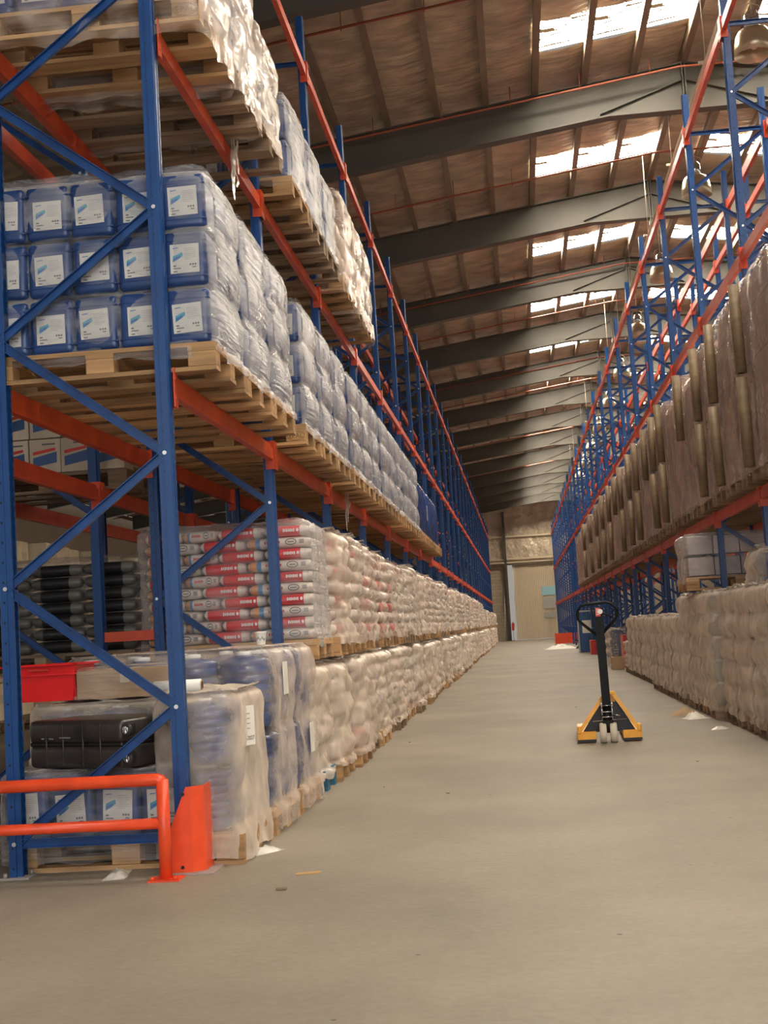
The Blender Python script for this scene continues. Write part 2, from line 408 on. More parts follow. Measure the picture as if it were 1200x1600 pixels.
# ------------------------------------------------------------------ the building
YB = 84.0                       # inside of the far gable wall
YN = -5.0
XLW, XRW = -17.0, 22.0
RIDGE_X, RIDGE_Z, SLOPE = 2.86, 9.17, .128
def roofz(x): return RIDGE_Z - SLOPE * abs(x - RIDGE_X)
m = MB(); m.box(((XLW + XRW) / 2, (YB - 14) / 2, -.1), (XRW - XLW, YB + 14, .2)); struct('floor', m.mesh('floor', 'concrete'))
# roof skin with openings for the roof lights
PX = [RIDGE_X - .72 * k for k in range(27, 0, -1)] + [RIDGE_X] + [RIDGE_X + .72 * k for k in range(1, 27)]
SKY_Y = [17.55 + 5.22 * k for k in range(-4, 13)]
ybr = [YN]
for c in SKY_Y:
    if c - .5 > YN: ybr += [c - .48, c + .48]
ybr.append(YB)
m = MB()
for i in range(len(PX) - 1):
    x0, x1 = PX[i], PX[i + 1]
    sky_col = (RIDGE_X - 2.17 < (x0 + x1) / 2 < RIDGE_X - .0) or (RIDGE_X + .6 < (x0 + x1) / 2 < RIDGE_X + 2.9)
    for j in range(len(ybr) - 1):
        if sky_col and j % 2 == 1: continue
        # each bay of foil sags a little between its purlins
        y0, y1 = ybr[j], ybr[j + 1]; n = max(1, int((y1 - y0) / .9)); K = 4
        for q in range(n):
            ya, yb_ = y0 + (y1 - y0) * q / n, y0 + (y1 - y0) * (q + 1) / n
            for k in range(K):
                def P(t, y):
                    x = x0 + (x1 - x0) * t
                    s = .035 * math.sin(math.pi * t) * (1 + .7 * noise.noise(Vector((x * 1.3, y * .9, 3))))
                    return (x, y, roofz(x) - s)
                m.quad(P(k / K, ya), P((k + 1) / K, ya), P((k + 1) / K, yb_), P(k / K, yb_))
bmesh.ops.remove_doubles(m.bm, verts=m.bm.verts[:], dist=.001)
for f in m.bm.faces: f.smooth = True
struct('ceiling', m.mesh('roof_foil', 'roof_foil'))
m = MB()
m.quad((XLW, YN, roofz(XLW) + .12), (RIDGE_X, YN, RIDGE_Z + .12), (RIDGE_X, YB, RIDGE_Z + .12), (XLW, YB, roofz(XLW) + .12))
# roof lights
sk = MB(); sk.box((0, 0, 0), (.68, .96, .012)); skm = sk.mesh('roof_light', 'roof_light')
m.bm.free()
ns = 0
for c in SKY_Y:
    for i in range(len(PX) - 1):
        xm = (PX[i] + PX[i + 1]) / 2
        if (RIDGE_X - 2.17 < xm < RIDGE_X) or (RIDGE_X + .6 < xm < RIDGE_X + 2.9):
            if c < YN + 1: continue
            ns += 1
            sgn = 1 if xm < RIDGE_X else -1
            o = link('window_%d' % ns, skm, None, (xm, c, roofz(xm) + .01), (0, -sgn * math.atan(SLOPE), 0)); o['kind'] = 'structure'
# purlins
pm = MB()
pm.box((0, (YB + YN) / 2, 0), (.055, YB - YN, .15)); pm.box((.02, (YB + YN) / 2, -.075), (.09, YB - YN, .006)); pme = pm.mesh('purlin', 'purlin_zinc')
for i, x in enumerate(PX):
    struct('trim_purlin', pme, (x, 0, roofz(x) - .10))
# rafters: tapered I sections with a haunch under the ridge
RAF_Y = [19.2 + 5.2 * k for k in range(-3, 13)]
rm = MB()
def rafter_half(sg):
    top = lambda x: roofz(x) - .175
    bot = lambda x: roofz(x) - .745
    xs = [RIDGE_X, RIDGE_X + sg * 1.12, RIDGE_X + sg * 19.0]
    bz = [8.31, 8.31, bot(xs[2])]
    # web
    for a, b in ((0, 1), (1, 2)):
        p = [(xs[a], top(xs[a])), (xs[b], top(xs[b])), (xs[b], bz[b]), (xs[a], bz[a])]
        for y in (-.006, .006): rm.quad(*[(x, y, z) for x, z in p])
        rm.bar((xs[a], 0, bz[a]), (xs[b], 0, bz[b]), .2, .02)
        rm.bar((xs[a], 0, top(xs[a])), (xs[b], 0, top(xs[b])), .2, .02)
    # haunch flange line
    rm.bar((RIDGE_X, 0, 8.76), (xs[1] + sg * .1, 0, 8.36), .14, .012)
    rm.box((RIDGE_X + sg * .02, 0, 8.6), (.02, .2, .8))
rafter_half(-1); rafter_half(1)
rme = rm.mesh('rafter', 'rafter_paint')
for y in RAF_Y: struct('trim_rafter', rme, (0, y, 0))
# far wall: blockwork below, foil lined sheeting above, girts and a column
m = MB(); m.box((-9.5, YB + .1, 2.4), (17.4, .2, 4.8)); m.box((13.0, YB + .1, 2.4), (18, .2, 4.8)); struct('wall_back', m.mesh('wall_back', 'block_wall'))
m = MB()
pts = [(XLW, 4.8), (XLW, roofz(XLW)), (RIDGE_X, RIDGE_Z), (XRW, roofz(XRW)), (XRW, 4.8)]
m.prism(pts, 0, .1, Matrix(((1, 0, 0, 0), (0, 0, 1, YB), (0, 1, 0, 0), (0, 0, 0, 1))))
struct('wall_back_upper', m.mesh('wall_back_upper', 'wall_foil'))
m = MB()
for z in (5.05, 6.45): m.box((2, YB - .08, z), (38, .16, .10))
for z in (4.82,): m.box((2, YB - .2, z), (38, .3, .08))
struct('trim_girts', m.mesh('girts', 'door_cream'))
m = MB()
for x in (-8.1, -.72, 10): m.box((x, YB - .2, 4.0), (.16, .3, 8.0))
struct('trim_columns', m.mesh('columns', 'rafter_paint'))
# sliding door of ribbed sheet
m = MB(); n = 44; x0, x1 = -.25, 4.6; poly = []
for i in range(n):
    xa = x0 + (x1 - x0) * i / n; dx = (x1 - x0) / n
    poly += [(xa, 0), (xa + dx * .3, 0), (xa + dx * .4, -.035), (xa + dx * .9, -.035)]
poly += [(x1, 0), (x1, .05), (x0, .05)]
m.prism(poly, 0.04, 4.7); d1 = struct('door_1', m.mesh('door_sheet', 'door_cream'), (0, YB - .12, 0))
m = MB(); m.box((-.30, YB - .17, 2.35), (.08, .08, 4.7)); o = link('door_edge', m.mesh('door_edge', 'door_white'), d1); o.location = (0, -(YB - .12), 0)
m = MB(); m.box((1.8, -.06, 2.95), (.85, .02, .55)); link('door_window', m.mesh('door_window', 'translucent_blue'), d1)
m = MB(); m.box((1.8, -.06, 2.2), (.75, .02, .7)); m.box((1.8, -.06, 1.45), (.75, .02, .35)); link('door_vent', m.mesh('door_vent', 'pane_grey'), d1)
m = MB(); m.box((2.0, -.12, 4.72), (5.6, .12, .12)); link('door_track', m.mesh('door_track', 'purlin_zinc'), d1)
# side walls
m = MB(); m.box((XLW - .1, 40, 3.4), (.2, 90, 6.8)); struct('wall_left', m.mesh('wall_left', 'side_wall'))
m = MB(); m.box((XRW + .1, 40, 3.4), (.2, 90, 6.8)); struct('wall_right', m.mesh('wall_right', 'side_wall'))
# sprinkler pipes follow the roof slope
m = MB()
P = [(XLW + .5, 0, roofz(XLW + .5) - .34), (RIDGE_X - .1, 0, 8.82), (RIDGE_X + 4, 0, 8.80), (XRW - 1, 0, 6.6)]
m.tube(P, .017, 8)
for x in range(-6, 9, 1):
    z = 8.82 - SLOPE * max(0, RIDGE_X - .1 - x); m.cyl((x + .35, 0, z), (x + .35, 0, z + .3), .006, 5)
pme = m.mesh('sprinkler_pipe', 'pipe_red')
for k in range(0, 18):
    y = 15.3 + 3.52 * k
    if y < YB - 1:
        o = link('sprinkler_pipe', pme, None, (0, y, 0)); tag(o, 'thin red sprinkler pipe crossing under the roof, %s from the camera' % nth(k + 1), 'pipe', 'sprinkler pipes')
# the conduit that carries the lamp supply, over the right rack
m = MB(); m.tube([(2.62, 6, 7.6), (2.66, YB - 1, 7.6)], .022, 8)
cd = tag(link('lamp_conduit', m.mesh('lamp_conduit', 'conduit')), 'long pale conduit running towards the far wall beside the right rack top', 'conduit')
m = MB(); m.cyl((0, 0, 0), (0, 0, 1.5), .006, 6); m.box((0, 0, 0), (.16, .04, .03)); hme = m.mesh('hanger_rod', 'conduit')
for k in range(14): link('hanger_rod', hme, cd, (2.63, 12.2 + 3.6 * k, 7.6))

# lamps
def lamp_mesh():
    a = MB(); a.lathe([(.085, .34), (.12, .335), (.175, .305), (.212, .24), (.232, .14), (.242, 0), (.236, 0), (.226, .14), (.205, .23), (.165, .295), (.06, .315)], seg=28, caps=False); sh = a.mesh('lamp_shade', 'lamp_aluminium')
    b = MB(); b.lathe([(.095, .325), (.095, .50), (.06, .55), (.02, .57)], seg=18); ho = b.mesh('lamp_housing', 'chrome')
    c = MB(); c.lathe([(.02, .27), (.05, .22), (.055, .14), (.03, .08), (.005, .07)], seg=14); bu = c.mesh('lamp_bulb', 'cap_white')
    d = MB(); d.cyl((0, 0, .57), (0, 0, 1.45), .008, 6); d.tube([(-.12, 0, .45), (-.1, 0, .62), (0, 0, .66), (.1, 0, .62), (.12, 0, .45)], .006, 6); ro = d.mesh('lamp_rod', 'conduit')
    return sh, ho, bu, ro
sh, ho, bu, ro = lamp_mesh()
for k in range(10):
    t = thing('high_bay_lamp', 'bell shaped metal high bay lamp, %s from the camera over the right rack' % nth(k + 1), 'lamp', (3.27, 16.1 + 5.4 * k, 7.75), group='high bay lamps')
    link('lamp_shade', sh, t); link('lamp_housing', ho, t); link('lamp_bulb', bu, t); link('lamp_rod', ro, t)

# ------------------------------------------------------------------ pallet racks
def post_mesh(h, flip):
    # open hat section, folded lips, slotted face outward (+x before flipping)
    s = -1 if flip else 1
    o_ = [(.035, -.030), (.035, -.012), (.030, -.008), (.030, .008), (.035, .012), (.035, .030), (.028, .045), (-.006, .045), (-.006, .035), (-.035, .035), (-.035, .022),
          (-.032, .022), (-.032, .032), (-.003, .032), (-.003, .042), (.026, .042), (.032, .028), (.032, -.028), (.026, -.042), (-.003, -.042), (-.003, -.032), (-.032, -.032), (-.032, -.022), (-.035, -.022), (-.035, -.035), (-.006, -.035), (-.006, -.045), (.028, -.045)]
    m = MB(); m.prism([(x * s, y) for x, y in o_], .008, h); return m.mesh('upright_post', 'blue_post')
H = 6.90
POST_R = post_mesh(H, False); POST_L = post_mesh(H, True)   # slotted face to +x / to -x
m = MB(); m.box((0, 0, .005), (.15, .13, .010)); m.cyl((.05, .045, .01), (.05, .045, .03), .01, 6); m.cyl((-.05, -.045, .01), (-.05, -.045, .03), .01, 6); FOOT = m.mesh('foot_plate', 'plate')
def brace_mesh(a, b):
    """lipped channel between two bolt holes, seen flat"""
    a = Vector(a); b = Vector(b); d = (b - a).normalized()
    m = MB(); m.bar(a, b, .004, .045, (0, 0, 1) if abs(d.z) < .9 else (1, 0, 0))
    u = Vector((-d.z, 0, d.x))
    for q in (-1, 1): m.bar(a + u * q * .021 + Vector((0, -.011, 0)), b + u * q * .021 + Vector((0, -.011, 0)), .022, .004)
    m.mi = 1
    for p in (a, b): m.cyl(p + Vector((0, -.036, 0)), p + Vector((0, -.030, 0)), .011, 8)
    return m.mesh('brace', ['blue_steel', 'bolt'])
DF = .84
FN = [.793 + 1.25 * k for k in range(5)]; RN = [.168 + 1.25 * k for k in range(6)]
ZIG = []
for k in range(5):
    ZIG += [((0, RN[k]), (1, FN[k])), ((1, FN[k]), (0, RN[k + 1]))]
ZIG += [((0, RN[0]), (1, RN[0])), ((0, 6.44), (1, 6.44))]
def frame_meshes(sgn):
    """sgn=-1: the aisle post stands at x=0 and the rear post at -DF; sgn=+1 mirrored"""
    out = []
    for (s0, z0), (s1, z1) in ZIG:
        xa = 0 if s0 == 1 else sgn * DF; xb = 0 if s1 == 1 else sgn * DF
        out.append(brace_mesh((xa, -.016, z0), (xb, -.016, z1)))
    return out
BR = {-1: frame_meshes(-1), 1: frame_meshes(1)}
def join_meshes(name, items, mats):
    """items: (mesh, matrix); one mesh out of many, keeping material order by name"""
    bm = bmesh.new()
    for me, M in items:
        t = bmesh.new(); t.from_mesh(me); t.transform(M)
        idx = [mats.index(x.name) for x in me.materials]
        for f in t.faces: f.material_index = idx[f.material_index]
        tmp = bpy.data.meshes.new('tmp'); t.to_mesh(tmp); t.free(); bm.from_mesh(tmp); bpy.data.meshes.remove(tmp)
    me = bpy.data.meshes.new(name); bm.to_mesh(me); bm.free()
    for x in mats: me.materials.append(MATS[x])
    return me
FAR = {}
for sg in (-1, 1):
    pf, pr_ = (POST_R, POST_L) if sg == -1 else (POST_L, POST_R)
    items = [(pf, Matrix.Identity(4)), (pr_, Matrix.Translation((sg * DF, 0, 0)))] + [(b, Matrix.Identity(4)) for b in BR[sg]]
    FAR[sg] = join_meshes('upright_frame', items, ['blue_post', 'blue_steel', 'bolt'])
BAY = 2.8
def beam_mesh(L=BAY - .11):
    # box beam with a step, at local z top = 0, running +y from 0
    prof = [(-.022, 0), (.008, 0), (.008, -.028), (.022, -.028), (.022, -.115), (-.022, -.115)]
    m = MB(); m.prism(prof, 0, L, Matrix(((1, 0, 0, 0), (0, 0, 1, 0), (0, 1, 0, 0), (0, 0, 0, 1)))); return m.mesh('load_beam', 'orange_steel')
BEAM = beam_mesh()
m = MB(); m.box((.030, 0, -.09), (.006, .060, .2)); m.box((-.002, .027, -.09), (.066, .006, .2)); 
m.box((.034, -.012, -.04), (.004, .012, .02)); m.box((.034, -.012, -.14), (.004, .012, .02)); CONN = m.mesh('beam_connector', 'orange_steel')
def rack(label, xf, sgn, y0, nf, levels, detail, rear_levels=None, name='pallet_rack', first_bay=0):
    """xf: x of the aisle posts; sgn: side on which the frame extends; rows run along +y"""
    t = thing(name, label, 'pallet rack', (xf, y0, 0))
    pf, pr_ = (POST_R, POST_L) if sgn == -1 else (POST_L, POST_R)
    for j in range(nf):
        if j < detail:
            e = link('upright_frame', None, t, (0, j * BAY, 0)); e.empty_display_size = .1
            link('upright_post', pf, e); link('upright_post', pr_, e, (sgn * DF, 0, 0))
            link('foot_plate', FOOT, e); link('foot_plate', FOOT, e, (sgn * DF, 0, 0))
            for b in BR[sgn]: link('brace', b, e)
        else:
            link('upright_frame', FAR[sgn], t, (0, j * BAY, 0))
    rest = []
    cnt = 0
    for j in range(nf - 1):
        for z in levels:
            for side in (0, 1):
                # outward direction of the slotted face
                out = (-sgn if side == 0 else sgn)
                x = (0 if side == 0 else sgn * DF) + out * .022
                sc = (out, 1, 1)
                loc = (x, j * BAY + .055, z)
                if cnt < 96 and j < 17:
                    bo = link('load_beam', BEAM, t, loc, (0, 0, 0), sc); cnt += 1
                    link('beam_connector', CONN, bo, (0, -.028, .012)); link('beam_connector', CONN, bo, (0, BAY - .082, .012), (0, 0, 0), (1, -1, 1))
                else:
                    M = Matrix.Translation(loc) @ Matrix.Diagonal((out, 1, 1, 1))
                    rest += [(BEAM, M), (CONN, M @ Matrix.Translation((0, -.028, .012))), (CONN, M @ Matrix.Translation((0, BAY - .082, .012)) @ Matrix.Diagonal((1, -1, 1, 1)))]
    if rest:
        o = link('load_beam', join_meshes('load_beams_far', rest, ['orange_steel']), t); o['kind'] = 'stuff'
    return t
XA, YA = -1.697, 6.505
ZA = [2.455, 4.275, 6.428]
XC, YC = 2.229, 12.177 - 2 * BAY
ZC = [2.174, 4.325, 6.488]
rackA = rack('blue and orange pallet rack along the left of the aisle, behind the orange guard rail', XA, -1, YA, 28, ZA, 12)
rackB = rack('pallet rack standing back to back behind the left aisle rack', XA - DF - .43, -1, YA, 28, [2.255, 4.3, 6.4], 6)
rackC = rack('blue and orange pallet rack along the right of the aisle, holding tall wrapped loads', XC, 1, YC, 29, ZC, 12)
rackD = rack('empty pallet rack standing back to back behind the right aisle rack', XC + DF + .28, 1, YC, 29, [2.2, 4.2, 6.40], 12)
# row spacers between the two left racks
m = MB(); m.box((0, 0, 0), (.42, .05, .07)); SPM = m.mesh('row_spacer', 'orange_steel')
for k, (z, y) in enumerate([(1.17, YA + BAY), (3.2, YA + BAY), (1.17, YA + 2 * BAY)]):
    link('row_spacer', SPM, rackA, (-(DF + .215), y - YA, z))
for k in range(2, 9):
    link('row_spacer', SPM, rackC, (DF + .14, k * BAY, 4.05), (0, 0, 0), (.65, 1, 1))

# ------------------------------------------------------------------ pallets (1.2 along x, 0.8 along y)
def pallet_parts():
    top = MB()
    for y, wd in ((-.3275, .145), (-.165, .1), (0, .145), (.165, .1), (.3275, .145)): top.box((0, y, .133), (1.2, wd, .022))
    for x in (-.5275, 0, .5275): top.box((x, 0, .111), (.145, .8, .022))
    bot = MB()
    for y, wd in ((-.35, .1), (0, .145), (.35, .1)): bot.box((0, y, .011), (1.2, wd, .022))
    blk = MB(); blk.box((0, 0, 0), (.145, .1, .078), bev=.004, seg=1)
    return top, bot, blk
BLK = [(x, y) for x in (-.5275, 0, .5275) for y in (-.35, 0, .35)]
PM = {}
for wood in ('wood', 'wood_old', 'wood_blue'):
    t, b, k = pallet_parts()
    PM[wood] = (t.mesh('deck_boards', wood), b.mesh('base_boards', wood), k.mesh('block', wood))
    items = [(PM[wood][0], Matrix.Identity(4)), (PM[wood][1], Matrix.Identity(4))] + [(PM[wood][2], Matrix.Translation((x, y, .061))) for x, y in BLK]
    PM[wood + '_one'] = join_meshes('wooden_pallet', items, [wood])
NP = [0]
def pallet(x, y, z, label, group, wood='wood', detail=False, rz=0.0, stamp=False):
    """x, y = centre; z = underside"""
    NP[0] += 1
    if detail:
        t = thing('wooden_pallet', label, 'pallet', (x, y, z), (0, 0, rz), group)
        link('deck_boards', PM[wood][0], t); link('base_boards', PM[wood][1], t)
        for bx, by in BLK: link('block', PM[wood][2], t, (bx, by, .061))
    else:
        t = link('wooden_pallet', PM[wood + '_one'], None, (x, y, z), (0, 0, rz)); tag(t, label, 'pallet', group)
    if stamp:
        # the maker's oval burnt into the corner block
        lettering('stamp_lettering', 'EPAL', .047, 'ink_brown', t, (.5275, -.4012, .061), (R(90), 0, 0))
        mm = MB(); pts = [(.062 * math.cos(a), 0, .031 * math.sin(a)) for a in [2 * math.pi * i / 28 for i in range(29)]]
        mm.tube(pts, .0016, 4); link('stamp_oval', mm.mesh('stamp_oval', 'ink_brown'), t, (.5275, -.4005, .061))
    return t

# ------------------------------------------------------------------ stretch film
def film_mesh(name, dx, dy, dz, mat, rows=0, bulge=.012, seed=0, rad=.05, skirt=.10, rough=.006, M=56, N=26, top=True, topbump=.015, sag=0.0, cols=0, colx=0, alt=False, crown=0.0):
    """closed sleeve around a load; local origin at the middle of the underside; skirt = how far it laps down"""
    bm = bmesh.new(); hx, hy = dx / 2, dy / 2
    per = []
    for i in range(M):
        # equal steps along a rounded rectangle
        L = 2 * (dx + dy); s = L * i / M
        if s < dx: p = (-hx + s, -hy); n = (0, -1)
        elif s < dx + dy: p = (hx, -hy + s - dx); n = (1, 0)
        elif s < 2 * dx + dy: p = (hx - (s - dx - dy), hy); n = (0, 1)
        else: p = (-hx, hy - (s - 2 * dx - dy)); n = (-1, 0)
        cx = max(-hx + rad, min(hx - rad, p[0])); cy = max(-hy + rad, min(hy - rad, p[1]))
        v = Vector((p[0] - cx, p[1] - cy))
        if v.length > 1e-6:
            vn = v.normalized(); q = Vector((cx, cy)) + vn * rad; n = (vn.x, vn.y)
        else: q = Vector(p)
        per.append((q, Vector(n)))
    rings = []
    zs = [-skirt + (dz + skirt) * k / N for k in range(N + 1)]
    for z in zs:
        ring = []
        for i, (q, n) in enumerate(per):
            d = 0
            if rows and z > 0:
                ph = (z / dz * rows) % 1.0
                row = int(z / dz * rows)
                c_ = 1.0
                if abs(n.x) > .7 and cols:
                    nc = cols if not (alt and row % 2 == 0) else cols - 1
                    c_ = abs(math.sin(math.pi * ((q.y + hy) / dy * nc))) ** .45
                elif abs(n.y) > .7 and colx:
                    c_ = abs(math.sin(math.pi * ((q.x + hx) / dx * colx))) ** .45
                d += bulge * (math.sin(math.pi * ph) ** .55 * c_ - .7) * (.65 + .7 * (noise.noise(Vector((q.x * 3 + seed, q.y * 3, row * 1.7))) + .5))
            d += rough * noise.noise(Vector((q.x * 9 + seed * 7, q.y * 9, z * 9))) + rough * 1.6 * noise.noise(Vector((q.x * 3, q.y * 3 + seed * 5, z * 3)))
            if z < .02: d += .012 + .02 * noise.noise(Vector((q.x * 8 + seed, q.y * 8, 0)))
            zz = z
            if z <= -skirt + 1e-6: zz += .035 * noise.noise(Vector((q.x * 6 + seed * 3, q.y * 6, 5)))
            if z > dz - rad: 
                t = (z - (dz - rad)) / rad; d -= rad * .6 * (1 - math.sqrt(max(0, 1 - t * t)))
            if crown and z > dz - crown:
                t = (z - (dz - crown)) / crown; d -= crown * .55 * (1 - math.sqrt(max(0, 1 - t * t)))
            ring.append(bm.verts.new((q.x + n.x * d, q.y + n.y * d, zz)))
        rings.append(ring)
    for a, b in zip(rings, rings[1:]):
        for i in range(M):
            f = bm.faces.new((a[i], a[(i + 1) % M], b[(i + 1) % M], b[i])); f.smooth = True
    if top:
        prev = rings[-1]
        for s in (.93, .75, .5, .25):
            ring = []
            for i, (q, n) in enumerate(per):
                z = dz + .004 + topbump * noise.noise(Vector((q.x * s * 6 + seed, q.y * s * 6, 9))) - sag * (1 - s)
                ring.append(bm.verts.new((q.x * s, q.y * s, z)))
            for i in range(M):
                f = bm.faces.new((prev[i], prev[(i + 1) % M], ring[(i + 1) % M], ring[i])); f.smooth = True
            prev = ring
        bm.faces.new(prev)
    me = bpy.data.meshes.new(name); bm.to_mesh(me); bm.free(); me.materials.append(MATS[mat]); return me

# ------------------------------------------------------------------ jerrycans
def can_meshes():
    b = MB(); b.box((0, 0, .142), (.230, .250, .286), bev=.034, seg=4)
    b.box((0, 0, .278), (.05, .17, .024), bev=.010, seg=2)          # moulded handle ridge
    b.box((0, 0, .232), (.233, .253, .010), bev=.004, seg=1); b.box((0, 0, .045), (.233, .253, .010), bev=.004, seg=1)
    b.cyl((.0, .08, .27), (0, .08, .285), .020, 14)
    bd = b.mesh('body', 'can_blue')
    for p in bd.polygons: p.use_smooth = True
    c = MB(); c.cyl((0, .08, .278), (0, .08, .293), .022, 16); cp = c.mesh('cap', 'cap_white')
    l = MB(); y = -.1262
    l.box((0, y + .001, .135), (.150, .003, .15)); y -= .0012
    l.mi = 1; l.quad((-.060, y, .150), (-.012, y, .168), (-.008, y, .150), (-.030, y, .135), (-.062, y, .118))
    l.mi = 2; l.quad((-.060, y - .0003, .138), (-.020, y - .0003, .152), (-.024, y - .0003, .140), (-.058, y - .0003, .122)); l.quad((-.06, y, .192), (-.03, y, .194), (-.03, y, .190), (-.06, y, .187))
    l.mi = 4
    for k, (xa, xb) in enumerate([(.0, .055), (.0, .06), (.0, .06), (.0, .05), (.0, .058), (.0, .06), (0, .04)]):
        z = .183 - k * .009; l.quad((xa, y, z), (xb, y, z), (xb, y, z + .003), (xa, y, z + .003))
    l.mi = 3
    for xa, xb, z, h in [(-.06, -.045, .095, .007), (-.06, -.02, .083, .005), (-.06, -.04, .066, .006), (.025, .034, .098, .009), (.038, .047, .098, .009), (.051, .06, .098, .009), (.04, .06, .086, .005)]:
        l.quad((xa, y, z), (xb, y, z), (xb, y, z + h), (xa, y, z + h))
    lb = l.mesh('label', ['label_white', 'label_teal', 'label_blue', 'ink', 'ink_grey'], norm=False)
    return bd, cp, lb
CB, CC, CL = can_meshes()
def jerrycan(x, y, z, label, group, rx=0., sc=1.0):
    t = thing('jerrycan', label, 'jerrycan', (x, y, z), (0, 0, rx), group); t.scale = (1, 1, sc)
    link('body', CB, t); link('cap', CC, t); link('label', CL, t, (random.uniform(-.006, .006), 0, random.uniform(-.008, .008)), (0, random.uniform(-.05, .05), 0))
    return t
LAY = ['bottom', 'middle', 'top']
def can_load(x1, y0, z, full_front, pname, cols=5, layers=3):
    """x1 = aisle face of the pallet; cans stand on its deck; only the rows that can be seen"""
    for l in range(layers):
        for r in range(3):
            for c in range(cols):
                if not (c == cols - 1 or (full_front and r == 0)): continue
                x = x1 - .122 - (cols - 1 - c) * .236; y = y0 + .148 + r * .251
                where = LAY[l] + ' layer'
                who = 'aisle side' if c == cols - 1 else '%s from aisle' % nth(cols - c)
                fr = ['front', 'middle', 'back'][r]
                jerrycan(x + random.uniform(-.003, .003), y, z + l * .299, 'blue jerrycan, %s, %s row, %s, %s' % (where, fr, who, pname), 'jerrycans on the ' + pname, random.uniform(-.02, .02))

# ------------------------------------------------------------------ sacks
def sack_mesh(mat, seed, lx=.46, ly=.27, lz=.085):
    US = [-1, -.975, -.9, -.7, -.35, 0, .35, .7, .9, .975, 1]; VS = [-1, -.95, -.75, -.3, .3, .75, .95, 1]
    bm = bmesh.new(); nx, ny = 10, 7
    rows = []
    top = {}; bot = {}
    for i in range(nx + 1):
        for j in range(ny + 1):
            u = US[i]; v = VS[j]
            ex = (1 - abs(u) ** 9); ey = (1 - abs(v) ** 4)
            h = lz / 2 * max(0, ex * ey) ** .40
            px = u * lx / 2 * (1 - .04 * abs(v) ** 3); py = v * ly / 2 * (1 - .07 * abs(u) ** 6)
            w_ = .006 * noise.noise(Vector((u * 3 + seed, v * 3, seed)))
            top[i, j] = bm.verts.new((px, py, h + w_)); 
            edge = i in (0, nx) or j in (0, ny)
            bot[i, j] = top[i, j] if edge else bm.verts.new((px, py, -h + w_))
    for i in range(nx):
        for j in range(ny):
            f = bm.faces.new((top[i, j], top[i + 1, j], top[i + 1, j + 1], top[i, j + 1])); f.smooth = True
            q = (bot[i, j], bot[i, j + 1], bot[i + 1, j + 1], bot[i + 1, j])
            try: f = bm.faces.new(q); f.smooth = True
            except ValueError: pass
    bmesh.ops.recalc_face_normals(bm, faces=bm.faces[:])
    me = bpy.data.meshes.new('sack'); bm.to_mesh(me); bm.free(); me.materials.append(MATS[mat]); return me
SK = {k: [sack_mesh('sack_' + k, s) for s in (1, 2)] for k in ('red', 'white', 'plain', 'blue', 'dark', 'green')}
# print on the sacks' long sides: a wordmark bar on the red ones, an oval mark on the white ones
def red_print():
    m = MB(); y = -.139
    for k in range(7):
        x = -.02 + k * .017; m.box((x, y, .002), (.011, .004, .018 if k % 2 else .022))
    m.lathe([(.012, 0), (.012, .004)], (.118, y - .002, .002), 12, 'Y')
    return m.mesh('print', 'cap_white')
def white_print():
    m = MB(); y = -.139
    pts = [(.10 + .038 * math.cos(a), y, .002 + .021 * math.sin(a)) for a in [2 * math.pi * i / 20 for i in range(21)]]
    m.tube(pts, .0028, 4)
    m.box((.10, y, .002), (.045, .003, .006))
    for k in range(3): m.box((.178, y, .012 - k * .01), (.034, .003, .005))
    m.mi = 1
    for k in range(7): m.box((-.085 + k * .017, y, .002), (.010, .003, .017))
    return m.mesh('print', ['ink', 'red_paint'])
PR = {'red': red_print(), 'white': white_print()}
SACKN = [0]; REST = []
def sack(x, y, z, rz, kind, label, group, sc=(1, 1, 1), prnt=False, limit=246):
    me = random.choice(SK[kind])
    M = Matrix.Translation((x, y, z)) @ Matrix.Rotation(rz, 4, 'Z') @ Matrix.Diagonal((*sc, 1))
    if SACKN[0] >= limit: REST.append((me, M)); return None
    SACKN[0] += 1
    o = link('sack', me, None, (x, y, z), (0, 0, rz), sc); tag(o, label, 'sack', group)
    if prnt and kind in PR: link('print', PR[kind], o)
    return o

# ================================================================== LEFT SIDE
PXC = -1.43 - .6          # pallet centre so that the aisle edge stands at -1.43
